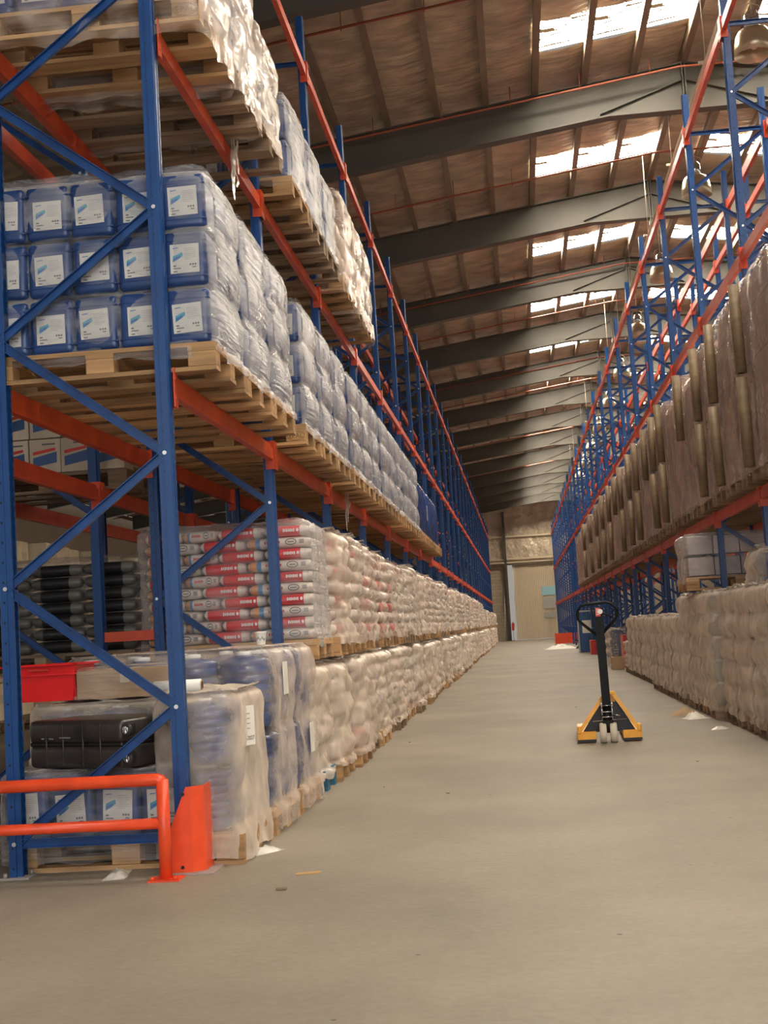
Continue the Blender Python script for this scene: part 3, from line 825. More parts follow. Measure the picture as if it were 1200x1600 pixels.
# ---- first raised level: blue jerrycans under film, three pallets per bay
film_can = [film_mesh('film', 1.235, .765, .925, 'film_clear', 3, .042, s, .075, .07, .006, M=112, N=42, cols=1, colx=5, crown=.10) for s in (1, 2)]
film_low = [film_mesh('film', 1.225, .815, .63, 'film_clear', 2, .034, s, .075, .07, .006, M=112, N=30, cols=1, colx=5) for s in (3,)]
ORD1 = 0
for bay in range(7):
    for i in range(3):
        ORD1 += 1
        y0 = YA + bay * BAY + (.02 if bay == 0 else .06) + i * (.80 if bay == 0 else .862)
        pn = '%s low beam pallet' % nth(ORD1)
        pallet(PXC, y0 + .4, ZA[0] + .001, 'wooden pallet on the first orange beams of the left rack, %s from the camera' % nth(ORD1), 'pallets on the first beams of the left rack', 'wood', ORD1 <= 9, stamp=(ORD1 == 4))
        if bay < 5:
            lay = 3
            can_load(-1.45, y0, ZA[0] + .147, i == 0, pn, layers=lay)
            o = link('stretch_wrap', film_can[ORD1 % 2], None, (PXC - .005, y0 + .4, ZA[0] + .15)); tag(o, 'clear film wrapped round the blue jerrycans on the %s' % pn, 'plastic film', 'film round the jerrycan pallets')
        else:
            # taller blue drums with a white sheet label
            for r in range(2):
                for c in range(2):
                    t = thing('plastic_drum', 'tall blue drum, %s row, %s side, on the %s' % (['front', 'back'][r], ['aisle', 'inner'][c], pn), 'drum', (-1.66 - c * .42, y0 + .2 + r * .4, ZA[0] + .147), group='drums at the end of the first raised level')
                    if 'DRM' not in globals():
                        d = MB(); d.lathe([(.155, 0), (.17, .02), (.18, .25), (.184, .26), (.18, .28), (.18, .52), (.184, .54), (.18, .56), (.17, .80), (.15, .84), (.05, .86)], seg=24); DRM = d.mesh('body', 'drum_blue')
                        d = MB(); d.box((0, -.179, .5), (.17, .01, .26)); DRL = d.mesh('label', 'label_white')
                        d = MB(); d.lathe([(.05, .845), (.05, .885), (.02, .89)], (.06, 0, 0), 14); DRC = d.mesh('cap', 'cap_white')
                    link('body', DRM, t); link('label', DRL, t, (0, 0, 0), (0, 0, R(25))); link('cap', DRC, t)
# ---- second raised level: a few more loads
big_wrap = [film_mesh('film', 1.25, .85, 1.05, 'film_milky', 2, .03, s, .12, .22, .012, topbump=.06, M=96, N=36) for s in (1, 2, 3)]
ORD2 = 0
for bay in range(3):
    for i in range(3):
        ORD2 += 1
        y0 = YA + bay * BAY + (.02 if bay == 0 else .06) + i * (.80 if bay == 0 else .862)
        if bay == 2 and i == 2: y0 -= .1
        pn = '%s high beam pallet' % nth(ORD2)
        pallet(PXC, y0 + .4, ZA[1] + .001, 'wooden pallet on the second orange beams of the left rack, %s from the camera' % nth(ORD2), 'pallets on the second beams of the left rack', 'wood' if ORD2 in (1, 4, 7, 9) else 'wood_old', ORD2 <= 6, stamp=(ORD2 == 1))
        if ORD2 in (1, 2, 3):
            can_load(-1.47, y0, ZA[1] + .147, ORD2 == 1, pn, layers=2)
            o = link('stretch_wrap', big_wrap[i], None, (PXC - .01, y0 + .4, ZA[1] + .15), (0, 0, 0), (1, 1, [1.0, .85, .62][i])); tag(o, 'loose milky film hanging over the %s' % pn, 'plastic film', 'film on the second raised level')
        elif ORD2 in (4, 5, 6):
            can_load(-1.46, y0, ZA[1] + .147, ORD2 == 4, pn, layers=2)
            o = link('stretch_wrap', film_low[0], None, (PXC - .005, y0 + .4, ZA[1] + .15)); tag(o, 'clear film round two layers of jerrycans on the %s' % pn, 'plastic film', 'film on the second raised level')
        else:
            for l in range(3):
                for r in range(2):
                    o = tag(link('sack', SK['plain'][r], None, (-1.72, y0 + .2 + r * .4, ZA[1] + .26 + l * .235), (0, 0, R(90)), (.86, 1.5, 2.7)), 'cream bulk sack in the %s layer, %s half, on the %s' % (LAY[l], ['front', 'back'][r], pn), 'sack', 'bulk sacks on the second raised level')
            o = link('stretch_wrap', big_wrap[i], None, (PXC, y0 + .4, ZA[1] + .15), (0, 0, 0), (1, 1, .80)); tag(o, 'cream film bulging over bulk sacks on the %s' % pn, 'plastic film', 'film on the second raised level')
# film tails hanging off the beams
def film_tail(x, y, z, L, label, seed):
    m = MB(); n = 9
    for s in range(3):
        for k in range(n):
            def P(k, e):
                t = k / n; wv = .03 + .09 * math.sin(t * 3.0) * (1 - .3 * s)
                return (x + .02 + .015 * s + .02 * noise.noise(Vector((t * 4, s, seed))), y + .05 * noise.noise(Vector((t * 3, s * 2, seed + 4))) + (e - .5) * wv, z - L * t * (1 - .2 * s) + .02 * noise.noise(Vector((t * 9, e, s))))
            m.quad(P(k, 0), P(k, 1), P(k + 1, 1), P(k + 1, 0))
    bmesh.ops.remove_doubles(m.bm, verts=m.bm.verts[:], dist=.0005)
    for f in m.bm.faces: f.smooth = True
    tag(link('film_tail', m.mesh('film_tail', 'film_scrap')), label, 'plastic film')
film_tail(-1.645, 8.2, 4.30, .42, 'torn film tail hanging in front of the second orange beam', 1)
film_tail(-1.635, 12.9, 2.50, .42, 'torn film tail hanging from the first orange beam by the jerrycan pallets', 5)

# ---- floor level, first three pallets: big blue containers
def container_meshes():
    b = MB(); pr_ = [(.12, 0), (.140, .012), (.146, .03)]
    for k in range(6):
        z = .05 + k * .054; pr_ += [(.147, z), (.147, z + .036), (.139, z + .042), (.139, z + .048)]
    b.lathe(pr_ + [(.147, .385), (.135, .405), (.06, .424), (.045, .43)], seg=28)
    bd = b.mesh('body', 'drum_blue')
    c = MB(); c.lathe([(.046, .42), (.046, .45), (.02, .453)], seg=16); cp = c.mesh('cap', 'cap_white')
    l = MB(); n = 7; r = .1495
    for i in range(n):
        a0 = R(-58 + 62 * i / n); a1 = R(-58 + 62 * (i + 1) / n)
        l.quad((r * math.cos(a0), r * math.sin(a0), .09), (r * math.cos(a1), r * math.sin(a1), .09), (r * math.cos(a1), r * math.sin(a1), .30), (r * math.cos(a0), r * math.sin(a0), .30))
    return bd, cp, l.mesh('label', 'label_white')
KB, KC, KL = container_meshes()
def container(x, y, z, label, group, sc=1.0, rz=0, lab=False):
    t = thing('plastic_drum', label, 'drum', (x, y, z), (0, 0, rz), group); t.scale = (1, 1, sc)
    link('body', KB, t); link('cap', KC, t)
    if lab: link('label', KL, t)
# pallet 1 (behind the guard rail)
P1Y = 6.62
pallet(-2.03, P1Y + .4, 0, 'wooden pallet on the floor behind the orange guard rail', 'pallets on the floor under the left rack', 'wood', True)
for c in range(4):
    jerrycan(-2.66 + c * .236 + .12, P1Y + .14, .147, 'blue jerrycan low behind the guard rail, %s from the outer post' % nth(c + 1), 'jerrycans behind the guard rail', 0, 1.13)
for r in range(1):
    for c in range(3):
        container(-2.52 + c * .3, P1Y + .64, .482, 'blue drum on the pallet behind the suitcases, %s row, %s from the outer post' % (['front', 'back'][r], nth(c + 1)), 'drums under the red crate', .67)
m = MB(); m.box((0, 0, .16), (.88, .45, .32), bev=.01, seg=1); tag(link('carton', m.mesh('carton', 'carton'), None, (-2.2, P1Y + .53, .147)), 'brown carton low on the pallet behind the guard rail', 'carton')
for r in range(2):
    for l in range(2):
        container(-1.655, P1Y + .215 + r * .34, .147 + l * .335, 'blue drum beside the upright protector, %s row, %s layer' % (['front', 'back'][r], ['lower', 'upper'][l]), 'drums beside the orange upright protector', .73)
o = link('stretch_wrap', film_mesh('film', .45, .82, .70, 'film_cream', 0, 0, 4, .10, .12, .016, topbump=.05), None, (-1.66, P1Y + .4, .147)); tag(o, 'milky film round the blue drums beside the orange upright protector', 'plastic film')
o = link('stretch_wrap', film_mesh('film', .93, .80, .345, 'film_clear', 0, 0, 6, .05, .10, .010), None, (-2.22, P1Y + .40, .147)); tag(o, 'clear film round the low jerrycans under the suitcase', 'plastic film')
o = link('stretch_wrap', film_mesh('film', .93, .36, .31, 'film_cream', 0, 0, 7, .06, .02, .010), None, (-2.22, P1Y + .63, .497)); tag(o, 'milky film round the load behind the suitcase', 'plastic film')
# the sheet of paper with the date, stuck on the film
m = MB(); m.box((0, 0, 0), (.004, .115, .20)); pp = tag(link('paper_label', m.mesh('paper', 'paper'), None, (-1.428, P1Y + .22, .66), (0, 0, R(-24))), 'white paper sheet with a printed date stuck on the film beside the orange protector', 'label')
lettering('date_lettering', '12-2027', .03, 'ink', pp, (.003, 0, -.065), (R(90), 0, R(90)))
m = MB()
for k in range(4): m.box((.0025, -.01, .06 - k * .025), (.001, .055, .006))
link('print_lines', m.mesh('print_lines', 'ink_grey'), pp)
# roll of film on top
m = MB(); m.lathe([(.022, 0), (.034, 0), (.034, .25), (.022, .25)], (-1.93, P1Y + .30, .875), 20, 'X', caps=False); m.mi = 1
m.lathe([(.022, .0), (.0265, .0), (.0265, .256), (.022, .256)], (-1.93, P1Y + .30, .875), 20, 'X', caps=False)
fr = tag(link('film_roll', m.mesh('film_roll', ['cap_white', 'carton'])), 'white roll of film with a cardboard core lying on the wrapped drums', 'film roll')
# red crate
def crate():
    m = MB(); w1, d1, h = .40, .30, .20; t = .006
    for sx in (-1, 1):
        m.box((sx * (w1 / 2 - .01), 0, h / 2), (t, d1, h), rot=(0, sx * R(4), 0))
        m.box((0, sx * (d1 / 2 - .01), h / 2), (w1, t, h), rot=(-sx * R(4), 0, 0))
    m.box((0, 0, .004), (w1 - .03, d1 - .03, .008))
    me = m.mesh('crate_body', 'red_plastic')
    r = MB()
    for sx in (-1, 1):
        r.box((sx * (w1 / 2 + .012), 0, h - .004), (.026, d1 + .05, .012), bev=.004, seg=1); r.box((0, sx * (d1 / 2 + .012), h - .004), (w1 + .05, .026, .012), bev=.004, seg=1)
        r.box((sx * (w1 / 2 + .008), 0, h - .055), (.012, d1 + .03, .008)); r.box((0, sx * (d1 / 2 + .006), h - .055), (w1 + .03, .012, .008))
    ri = r.mesh('crate_rim', 'red_plastic')
    hnd = MB(); hnd.box((0, -d1 / 2 - .014, h - .028), (.12, .008, .016), bev=.003, seg=1)
    return me, ri, hnd.mesh('handle', 'red_paint')
t = thing('plastic_crate', 'bright red plastic crate on the wrapped load beside the outer rack post', 'crate', (-2.63, 7.32, .825), (0, 0, R(-3)))
for n_, me in zip(('body', 'rim', 'handle'), crate()): link(n_, me, t)
# brown carton in film next to it
t = thing('carton', 'brown carton lying beside the red crate, wrapped in glossy film', 'carton', (-2.16, 7.30, .822), (0, 0, R(4)))
m = MB(); m.box((0, 0, .08), (.53, .36, .155), bev=.008, seg=2); link('body', m.mesh('body', 'carton'), t)
m = MB(); m.box((0, 0, .158), (.05, .362, .003)); m.box((0, -.182, .12), (.05, .003, .07)); link('tape', m.mesh('tape', 'carton_pale'), t)
link('film_cover', film_mesh('film', .545, .375, .17, 'film_dark', 0, 0, 8, .03, 0, .004), t)
# suitcases lying on their sides, feet towards the camera and the aisle
def suitcase(label, loc, rz, L=.66, W=.44, D=.235):
    t = thing('suitcase', label, 'suitcase', loc, (0, 0, rz), 'black suitcases behind the guard rail')
    for q, nm in ((-1, 'shell_half'), (1, 'shell_half')):
        m = MB(); m.box((0, 0, q * D / 4), (L, W, D / 2 - .006), bev=.035, seg=3); me = m.mesh(nm, 'suitcase_shell')
        for p in me.polygons: p.use_smooth = True
        link(nm, me, t)
    m = MB(); m.box((0, 0, 0), (L - .01, W - .01, .022), bev=.006, seg=1); link('zip', m.mesh('zip', 'suitcase_dark'), t)
    m = MB()
    for i in range(3): m.box((-.07 + .0 * i, -.0, -D / 2 + .001 + i * 0), (.4, .01, .004))
    for x in (-.20, -.08, .06, .18): m.box((x, 0, 0), (.012, W + .002, D * .84), bev=.004, seg=1)
    link('rib', m.mesh('rib', 'suitcase_dark'), t)
    for sy in (-1, 1):
        for sz in (-1, 1):
            c = (L / 2 - .004, sy * (W / 2 - .055), sz * (D / 2 - .055))
            h = MB(); h.box(c, (.05, .06, .06), bev=.014, seg=2); ho_ = link('wheel_housing', h.mesh('wheel_housing', 'suitcase_dark'), t)
            w_ = MB(); w_.lathe([(.010, -.012), (.027, -.012), (.031, -.008), (.031, .008), (.027, .012), (.010, .012)], (c[0] + .030, c[1] - .042, c[2]), 20, 'Y'); link('wheel', w_.mesh('wheel', 'black_rubber'), t)
            k_ = MB(); k_.lathe([(.004, -.014), (.018, -.014), (.020, -.0125)], (c[0] + .030, c[1] - .042, c[2]), 14, 'Y')
            for a in range(5): k_.bar((c[0] + .030, c[1] - .057, c[2]), (c[0] + .030 + .019 * math.cos(a * 1.2566), c[1] - .057, c[2] + .019 * math.sin(a * 1.2566)), .003, .003, (0, 1, 0))
            link('hub', k_.mesh('hub', 'chrome'), t)
    m = MB(); m.tube([(-L / 2 + .01, -.08, 0), (-L / 2 - .03, -.07, 0), (-L / 2 - .03, .07, 0), (-L / 2 + .01, .08, 0)], .008, 8); link('handle', m.mesh('handle', 'suitcase_dark'), t)
    m = MB(); m.box((-.16, -W / 2 - .001, .03), (.03, .003, .006)); m.box((-.06, -W / 2 - .001, .035), (.08, .003, .007)); m.box((-.22, -W / 2 - .001, .03), (.018, .003, .006)); link('zip_pull', m.mesh('zip_pull', 'chrome'), t)
    return t
suitcase('black hard suitcase lying flat with four spinner wheels, behind the guard rail', (-2.185, 6.85, .622), R(-27), L=.66, W=.44, D=.25)
# ---- the other pallets of the floor level
mk = ['front', 'second', 'third']
cont_film = [film_mesh('film', 1.22, .82, .90, 'film_milky', 2, .03, s + 10, .07, .12, .014, M=96, N=36, cols=3, colx=4) for s in range(2)]
for k, y0 in enumerate((7.50, 8.38)):
    pn = '%s floor pallet' % nth(k + 2)
    pallet(-2.03, y0 + .4, 0, 'wooden pallet on the floor under the left rack, %s from the camera' % nth(k + 2), 'pallets on the floor under the left rack', 'wood', True)
    for l in range(2):
        for r in range(3):
            for c in range(4):
                if c < 3 and not r == 0: continue
                container(-1.60 - (3 - c) * .3, y0 + .155 + r * .255, .147 + l * .445, 'blue drum, %s layer, %s row, %s from aisle, %s' % (['lower', 'upper'][l], mk[r], nth(4 - c), pn), 'blue drums in film on the %s' % pn, .97)
    o = link('stretch_wrap', cont_film[k], None, (-2.03, y0 + .4, .147)); tag(o, 'milky film round the tall blue drums on the %s' % pn, 'plastic film', 'film round the drum pallets')
    m = MB(); m.box((0, 0, 0), (.004, .14, .19)); tag(link('paper_label', m.mesh('paper', 'paper'), None, (-1.405, y0 + .38, .86 - .42 * k)), 'blank white paper sheet on the film of the %s' % pn, 'label')
# paper cup
m = MB(); m.lathe([(.022, 0), (.030, .065), (.032, .067), (.031, .072), (.028, .068)], seg=24, caps=False); m.mi = 0; m.lathe([(.022, .001), (.001, .001)], seg=24, caps=False)
m.mi = 1
for k in range(5):
    a = R(-90 + k * 22 - 40); m.box((.028 * math.cos(a), .028 * math.sin(a), .03 + .008 * (k % 2)), (.004, .008, .014), rot=(0, 0, a))
tag(link('paper_cup', m.mesh('paper_cup', ['paper', 'ink_grey']), None, (-1.515, 7.75, 1.062), (0, 0, 0), (1.1, 1.1, 1.05)), 'white paper cup standing on the wrapped drums', 'cup')

# ---- sacks: lower and upper tier
LOV = [(4, 1, .042, 'film_cream'), (5, 2, .030, 'film_milky'), (6, 3, .028, 'film_cream'), (3, 1, .030, 'film_cream'), (5, 3, .032, 'film_milky'), (6, 2, .034, 'film_cream'), (4, 2, .036, 'film_cream')]
sk_film_lo = [film_mesh('film', 1.22, .84, .80, mt, rw, bl, s + 20, .10, .05, .030, topbump=.03, M=112, N=48, cols=cl_, colx=3, alt=(s % 2 == 0), crown=.10) for s, (rw, cl_, bl, mt) in enumerate(LOV)]
sk_film_hi = [film_mesh('film', 1.24, .81, .84, ['film_milky', 'film_milky', 'film_cream', 'film_milky', 'film_milky'][s], [7, 8, 6, 7, 8][s], .036, s + 30, .09, .07, .026, topbump=.03, M=112, N=54, cols=[3, 2, 3, 1, 3][s], colx=4, alt=(s != 3), crown=.20) for s in range(5)]
front_hi = film_mesh('film', 1.26, .86, .84, 'film_clear', 10, .012, 41, .06, .06, .008, topbump=.02)
def sack_col(y0, z0, nl, hz, kinds, pn, tier, front=False, xa=-1.45, sx=1.0):
    xa0 = xa
    for l in range(nl):
        xa = xa0 - (.06 if l == nl - 1 else 0)
        z = z0 + (l + .5) * hz; sz = hz / .085 * 1.04
        kd = kinds[l % len(kinds)]
        g = 'sacks on the %s' % pn
        if l % 2 == 0:
            for r in range(2):
                sack(xa - .14, y0 + .21 + r * .4, z, R(90) + random.uniform(-.05, .05), kd, '%s sack lengthwise, %s layer, %s half, %s' % (COLN[kd], nth(l + 1), ['front', 'rear'][r], pn), g, (.88, 1.0, sz))
        else:
            for r in range(3):
                sack(xa - .22 + random.uniform(-.02, .01), y0 + .14 + r * .265, z, random.uniform(-.06, .06), kd, '%s sack end on, %s layer, %s along, %s' % (COLN[kd], nth(l + 1), nth(r + 1), pn), g, (1, .96, sz))
COLN = {'red': 'red and white printed', 'white': 'white printed', 'plain': 'plain beige', 'blue': 'white and blue printed', 'dark': 'black labelled', 'green': 'green and white'}
TOPZ = .93
lo_y = [9.16, 10.04, 10.92 + .10]
y = 12.0
while y < 77.5: lo_y.append(y); y += .935
hi_y = [9.35, 10.30, 11.25]
y = 12.2
while y < 77.0: hi_y.append(y); y += .935
# the first stack of the upper tier shows its front: rows of printed sacks
PAT = [[('white', .30), ('red', .30), ('white', .47), ], [('red', .28), ('white', .26), ('red', .30), ('red', .30)]]
y0 = hi_y[0]; pn = 'first stack of the upper tier'
pallet(-2.03, y0 + .4, TOPZ, 'yellow wooden pallet under the first stack of red and white sacks', 'pallets of the upper sack tier', 'wood', True)
for l in range(10):
    z = TOPZ + .147 + (l + .5) * .081
    x = -1.45; kinds = [('white', .46), ('red', .33), ('white', .40)] if l % 2 == 0 else [('red', .33), ('red', .33), ('white', .25), ('red', .27)]
    for n_, (kd, wd) in enumerate(kinds):
        xc = x - wd / 2; x -= wd + .003
        sack(xc, y0 + .15 + random.uniform(-.012, .012), z, random.uniform(-.05, .05), kd, '%s sack, front row, %s layer, %s from aisle, first upper stack' % (COLN[kd], nth(l + 1), nth(n_ + 1)), 'sacks in the front of the first stack of the upper tier', (wd / .46, 1, 1.0), True)
    for r in range(2):
        sack(-1.59, y0 + .38 + r * .26, z, random.uniform(-.03, .03), ['red', 'white'][l % 2], '%s sack end on, %s layer, %s behind front, first upper stack' % (COLN[['red', 'white'][l % 2]], nth(l + 1), nth(r + 1)), 'sacks behind the front of the first stack', (.6, .95, 1.0))
o = link('stretch_wrap', front_hi, None, (-2.07, y0 + .42, TOPZ + .15)); tag(o, 'clear film round the first stack of red and white sacks', 'plastic film', 'film round the upper sack tier')
random.seed(21)
HK = [['red', 'white'], ['red', 'blue'], ['plain', 'white', 'plain'], ['red', 'white'], ['white', 'red', 'plain']]
LK = [['plain', 'red', 'plain'], ['plain', 'plain'], ['red', 'white', 'plain'], ['plain', 'white'], ['plain', 'red']]
for k in range(max(len(lo_y), len(hi_y))):
    if k < len(lo_y):
        y0 = lo_y[k]; pn = '%s floor sack stack' % nth(k + 1); dx = random.uniform(-.05, .05) + (.03 if k == 3 else 0)
        wood = 'wood_blue' if k == 0 else ('wood' if k % 3 else 'wood_old')
        pallet(-2.0 + dx, y0 + .4, 0, ('dark blue painted wooden pallet on the floor under beige wrapped sacks' if k == 0 else 'wooden pallet under the %s' % pn), 'pallets under the floor tier of sacks', wood, k < 4)
        hk = .76 if y0 < 60 else .7
        sack_col(y0, .147, 5, .152, LK[k % 5], pn, 0, xa=-1.43 + dx)
        o = link('stretch_wrap', sk_film_lo[(k * 3 + k // 5) % 7], None, (-2.0 + dx, y0 + .4, .147), (0, 0, random.uniform(-.02, .02)), (1, random.uniform(.96, 1.02), random.uniform(.92, .98))); tag(o, 'milky film bulging round the %s' % pn, 'plastic film', 'film round the floor tier of sacks')
    if 0 < k < len(hi_y):
        y0 = hi_y[k]; pn = '%s upper sack stack' % nth(k + 1); dx = random.uniform(-.06, .04)
        short = random.choice([.97, 1.0, 1.04]) if y0 < 50 else random.choice([.62, .75])
        pallet(-2.03 + dx, y0 + .4, TOPZ, 'wooden pallet under the %s' % pn, 'pallets of the upper sack tier', 'wood' if k % 4 else 'wood_old', k < 3)
        sack_col(y0, TOPZ + .147, 7 if short > .9 else 4, .113, HK[k % 5], pn, 1, xa=-1.45 + dx)
        o = link('stretch_wrap', sk_film_hi[(k * 2 + k // 4) % 5], None, (-2.03 + dx, y0 + .42, TOPZ + .15), (0, 0, 0), (1, 1, short)); tag(o, 'milky film bulging round the %s' % pn, 'plastic film', 'film round the upper sack tier')

# ---- second row of racks behind, seen through the first frame
pallet(-3.4, 9.95, 2.256, 'dark wooden pallet under printed cartons on the rear rack beams', 'pallets of the rear rack', 'wood_old')
cm = MB(); cm.box((0, 0, .13), (.235, .235, .255), bev=.004, seg=1); cm.mi = 1
cm.quad((-.09, -.1195, .05), (.09, -.1195, .08), (.09, -.1195, .16), (-.09, -.1195, .12)); cm.mi = 2
cm.quad((-.09, -.1192, .14), (.08, -.1192, .17), (.08, -.1192, .19), (-.09, -.1192, .165)); cm.mi = 3; cm.quad((-.02, -.1192, .212), (.08, -.1192, .212), (.08, -.1192, .224), (-.02, -.1192, .224))
CTN = cm.mesh('printed_carton', ['carton_pale', 'cabinet_blue', 'red_paint', 'ink'], norm=False)
for l in range(4):
    for c in range(5):
        tag(link('printed_carton', CTN, None, (-3.90 + c * .242 + .01 * (l % 2), 9.67, 2.402 + l * .262), (0, 0, random.uniform(-.02, .02))), 'printed carton on the rear rack, %s row up, %s from outer end' % (nth(l + 1), nth(c + 1)), 'carton', 'printed cartons on the rear rack')
for q, (x, kd) in enumerate([(-3.36, 'dark'), (-4.3, 'green')]):
    nm = ['black sack', 'green and white sack'][q]
    for tier in range(2):
        pallet(x - .05 + (-.25 if q else 0), 10.0, tier * .93, 'old wooden pallet under the %s %ss behind the left rack' % (['lower', 'upper'][tier], nm), 'pallets of the rear rack', 'wood_old')
        for l in range(7 if tier else 0):
            for c in range(3 if not q else 2):
                me = SK[kd][c % 2]
                tag(link('sack', me, None, (x - .42 + c * .40 - (.1 if q else 0), 9.72, tier * .93 + .147 + (l + .5) * .093), (0, 0, random.uniform(-.05, .05)), (.86, 1, 1.1)), '%s behind the left rack, %s layer, %s along' % (nm, nth(l + 1), nth(c + 1)), 'sack', '%ss behind the left rack' % nm)
m = film_mesh('film', 1.26, .7, .70, 'film_dark', 7, .01, 51, .06, .05, .006); tag(link('stretch_wrap', m, None, (-3.36, 10.0, 1.08)), 'glossy film round the black sacks behind the left rack', 'plastic film')
m = MB(); m.box((0, 0, .26), (.56, .38, .52), bev=.006, seg=1); m.mi = 1; m.box((.1, -.192, .30), (.2, .003, .12)); CRM = m.mesh('cream_carton', ['carton_cream', 'carton_pale'])
for l in range(5):
    for c in range(16):
        tag(link('cream_carton', CRM, None, (-7.6 - .1 * (c % 3), 16.0 + c * .82, .60 * 0 + l * .535 + .15), (0, 0, R(90))), 'pale carton stacked in the next aisle, %s row up, %s along' % (nth(l + 1), nth(c + 1)), 'carton', 'pale cartons in the next aisle')
for c in range(11): pallet(-7.65, 16.0 + c * 1.22, 0, 'pallet under the pale cartons in the next aisle, %s along' % nth(c + 1), 'pallets in the next aisle', 'wood_old')

# ---- guard rail and upright protector
t = thing('guard_rail', 'orange tubular guard rail with two bars across the end of the left rack', 'guard rail', (-1.735, 6.28, 0))
m = MB(); m.cyl((0, 0, 0), (0, 0, .465), .030, 20); link('post', m.mesh('post', 'orange_guard'), t)
m = MB(); m.tube([(0, 0, .44), (-.004, 0, .462), (-.02, 0, .466), (-.05, 0, .466), (-1.6, 0, .466)], .030, 18); link('rail', m.mesh('rail', 'orange_guard'), t)
m = MB(); m.cyl((0, 0, .262), (-1.6, 0, .262), .026, 18); link('rail', m.mesh('rail', 'orange_guard'), t)
m = MB(); m.cyl((-1.6, 0, 0), (-1.6, 0, .466), .030, 20); link('post', m.mesh('post', 'orange_guard'), t)
for x in (0, -1.6):
    m = MB(); m.box((x, 0, .004), (.15, .13, .008)); m.cyl((x + .055, -.045, .008), (x + .055, -.045, .022), .01, 6); m.cyl((x - .055, -.045, .008), (x - .055, -.045, .022), .01, 6); link('base_plate', m.mesh('base_plate', 'orange_guard'), t)
t = thing('upright_protector', 'orange folded steel upright protector bolted before the aisle post', 'upright protector', (-1.66, 6.42, 0))
m = MB(); T = .006
prof = [(-.115, .0), (.02, .0), (.075, .055), (.075, .20), (.069, .20), (.069, .058), (.017, .006), (-.115, .006)]
a = []
m.prism(prof, .006, .41)
# cut the inner side down to a slope
bmesh.ops.bisect_plane(m.bm, geom=m.bm.verts[:] + m.bm.edges[:] + m.bm.faces[:], plane_co=(-.115, 0, .14), plane_no=(-.92, 0, .39), clear_outer=True)
link('shield', m.mesh('shield', 'orange_guard'), t)
m = MB(); m.box((.0, .08, .003), (.26, .26, .006)); link('base_plate', m.mesh('base_plate', 'plate'), t)
m = MB(); m.cyl((-.03, -.001, .03), (-.03, -.006, .03), .009, 8); m.cyl((-.015, -.001, .375), (-.015, -.006, .375), .009, 8); link('bolt', m.mesh('bolt', 'suitcase_dark'), t)

# ================================================================== RIGHT SIDE
XF = 2.05
noisy('dirt_wood', (.42, .22, .14), (.28, .15, .10), .85, scale=(5, 5, 8), ns=2)
tall_film = [film_mesh('film', 1.12, .90, 1.60, 'film_dark', 0, 0, s + 60, .03, .06, .012, N=30) for s in range(4)]
def board_box(dx, dy, dz, seed):
    m = MB(); m.box((0, 0, dz / 2), (dx, dy, dz), bev=.012, seg=2)
    m.mi = 1
    for z in (.42, .86, 1.28): m.box((0, 0, z), (dx + .003, dy + .003, .006))
    return m.mesh('wrapped_board_stack', ['panel_mauve', 'suitcase_dark'])
BB = [board_box(1.06, .82, 1.53, 0), board_box(1.06, .82, 1.36, 1)]
tm = MB(); tm.lathe([(.030, 0), (.048, 0), (.048, .76), (.030, .76)], seg=22, caps=False); TUBE = tm.mesh('cardboard_tube', 'tube_board')
random.seed(5)
y = 9.45; k = 0
while y < 46.5:
    k += 1
    pn = '%s tall load on the right rack' % nth(k)
    pallet(XF + .62, y + .45, ZC[0] + .001, 'low reddish wooden pallet under the %s' % pn, 'pallets on the right rack', 'wood_old', k < 5)
    v = k % 2 if k > 3 else 0
    tag(link('board_stack', BB[v], None, (XF + .56, y + .45, ZC[0] + .147), (0, 0, random.uniform(-.02, .02))), 'tall mauve brown board stack, %s' % pn, 'board stack', 'board stacks on the right rack')
    o = link('stretch_wrap', tall_film[k % 4], None, (XF + .56, y + .45, ZC[0] + .145), (0, 0, 0), (1, 1, [.985, .88][v])); tag(o, 'glossy crumpled film round the %s' % pn, 'plastic film', 'film round the tall loads on the right rack')
    y += .934
tub = [(11.45, .045), (13.0, 0), (14.15, .01), (15.7, 0), (17.8, 0), (18.9, 0), (20.1, 0), (21.6, .0), (23.1, 0), (25.0, 0), (26.6, 0), (28.4, 0), (30.6, 0), (33.0, 0), (36.0, 0), (39.5, 0)]
for i, (ty, dx) in enumerate(tub):
    for l in range(2):
        if i in (3, 6, 10) and l == 0: continue
        tag(link('cardboard_tube', TUBE, None, (XF - .072 + dx * .3, ty + (.012 if l else 0), ZC[0] + .11 + l * .80), (R(random.uniform(-1, 1)), R(random.uniform(-1, 1)), 0)), '%s brown cardboard tube strapped upright, %s pair from the camera on the right rack' % (['lower', 'upper'][l], nth(i + 1)), 'cardboard tube', 'cardboard tubes on the right rack')
film_tail(2.16, 18.4, 2.50, .5, 'film tail hanging over the first orange beam of the right rack', 9)

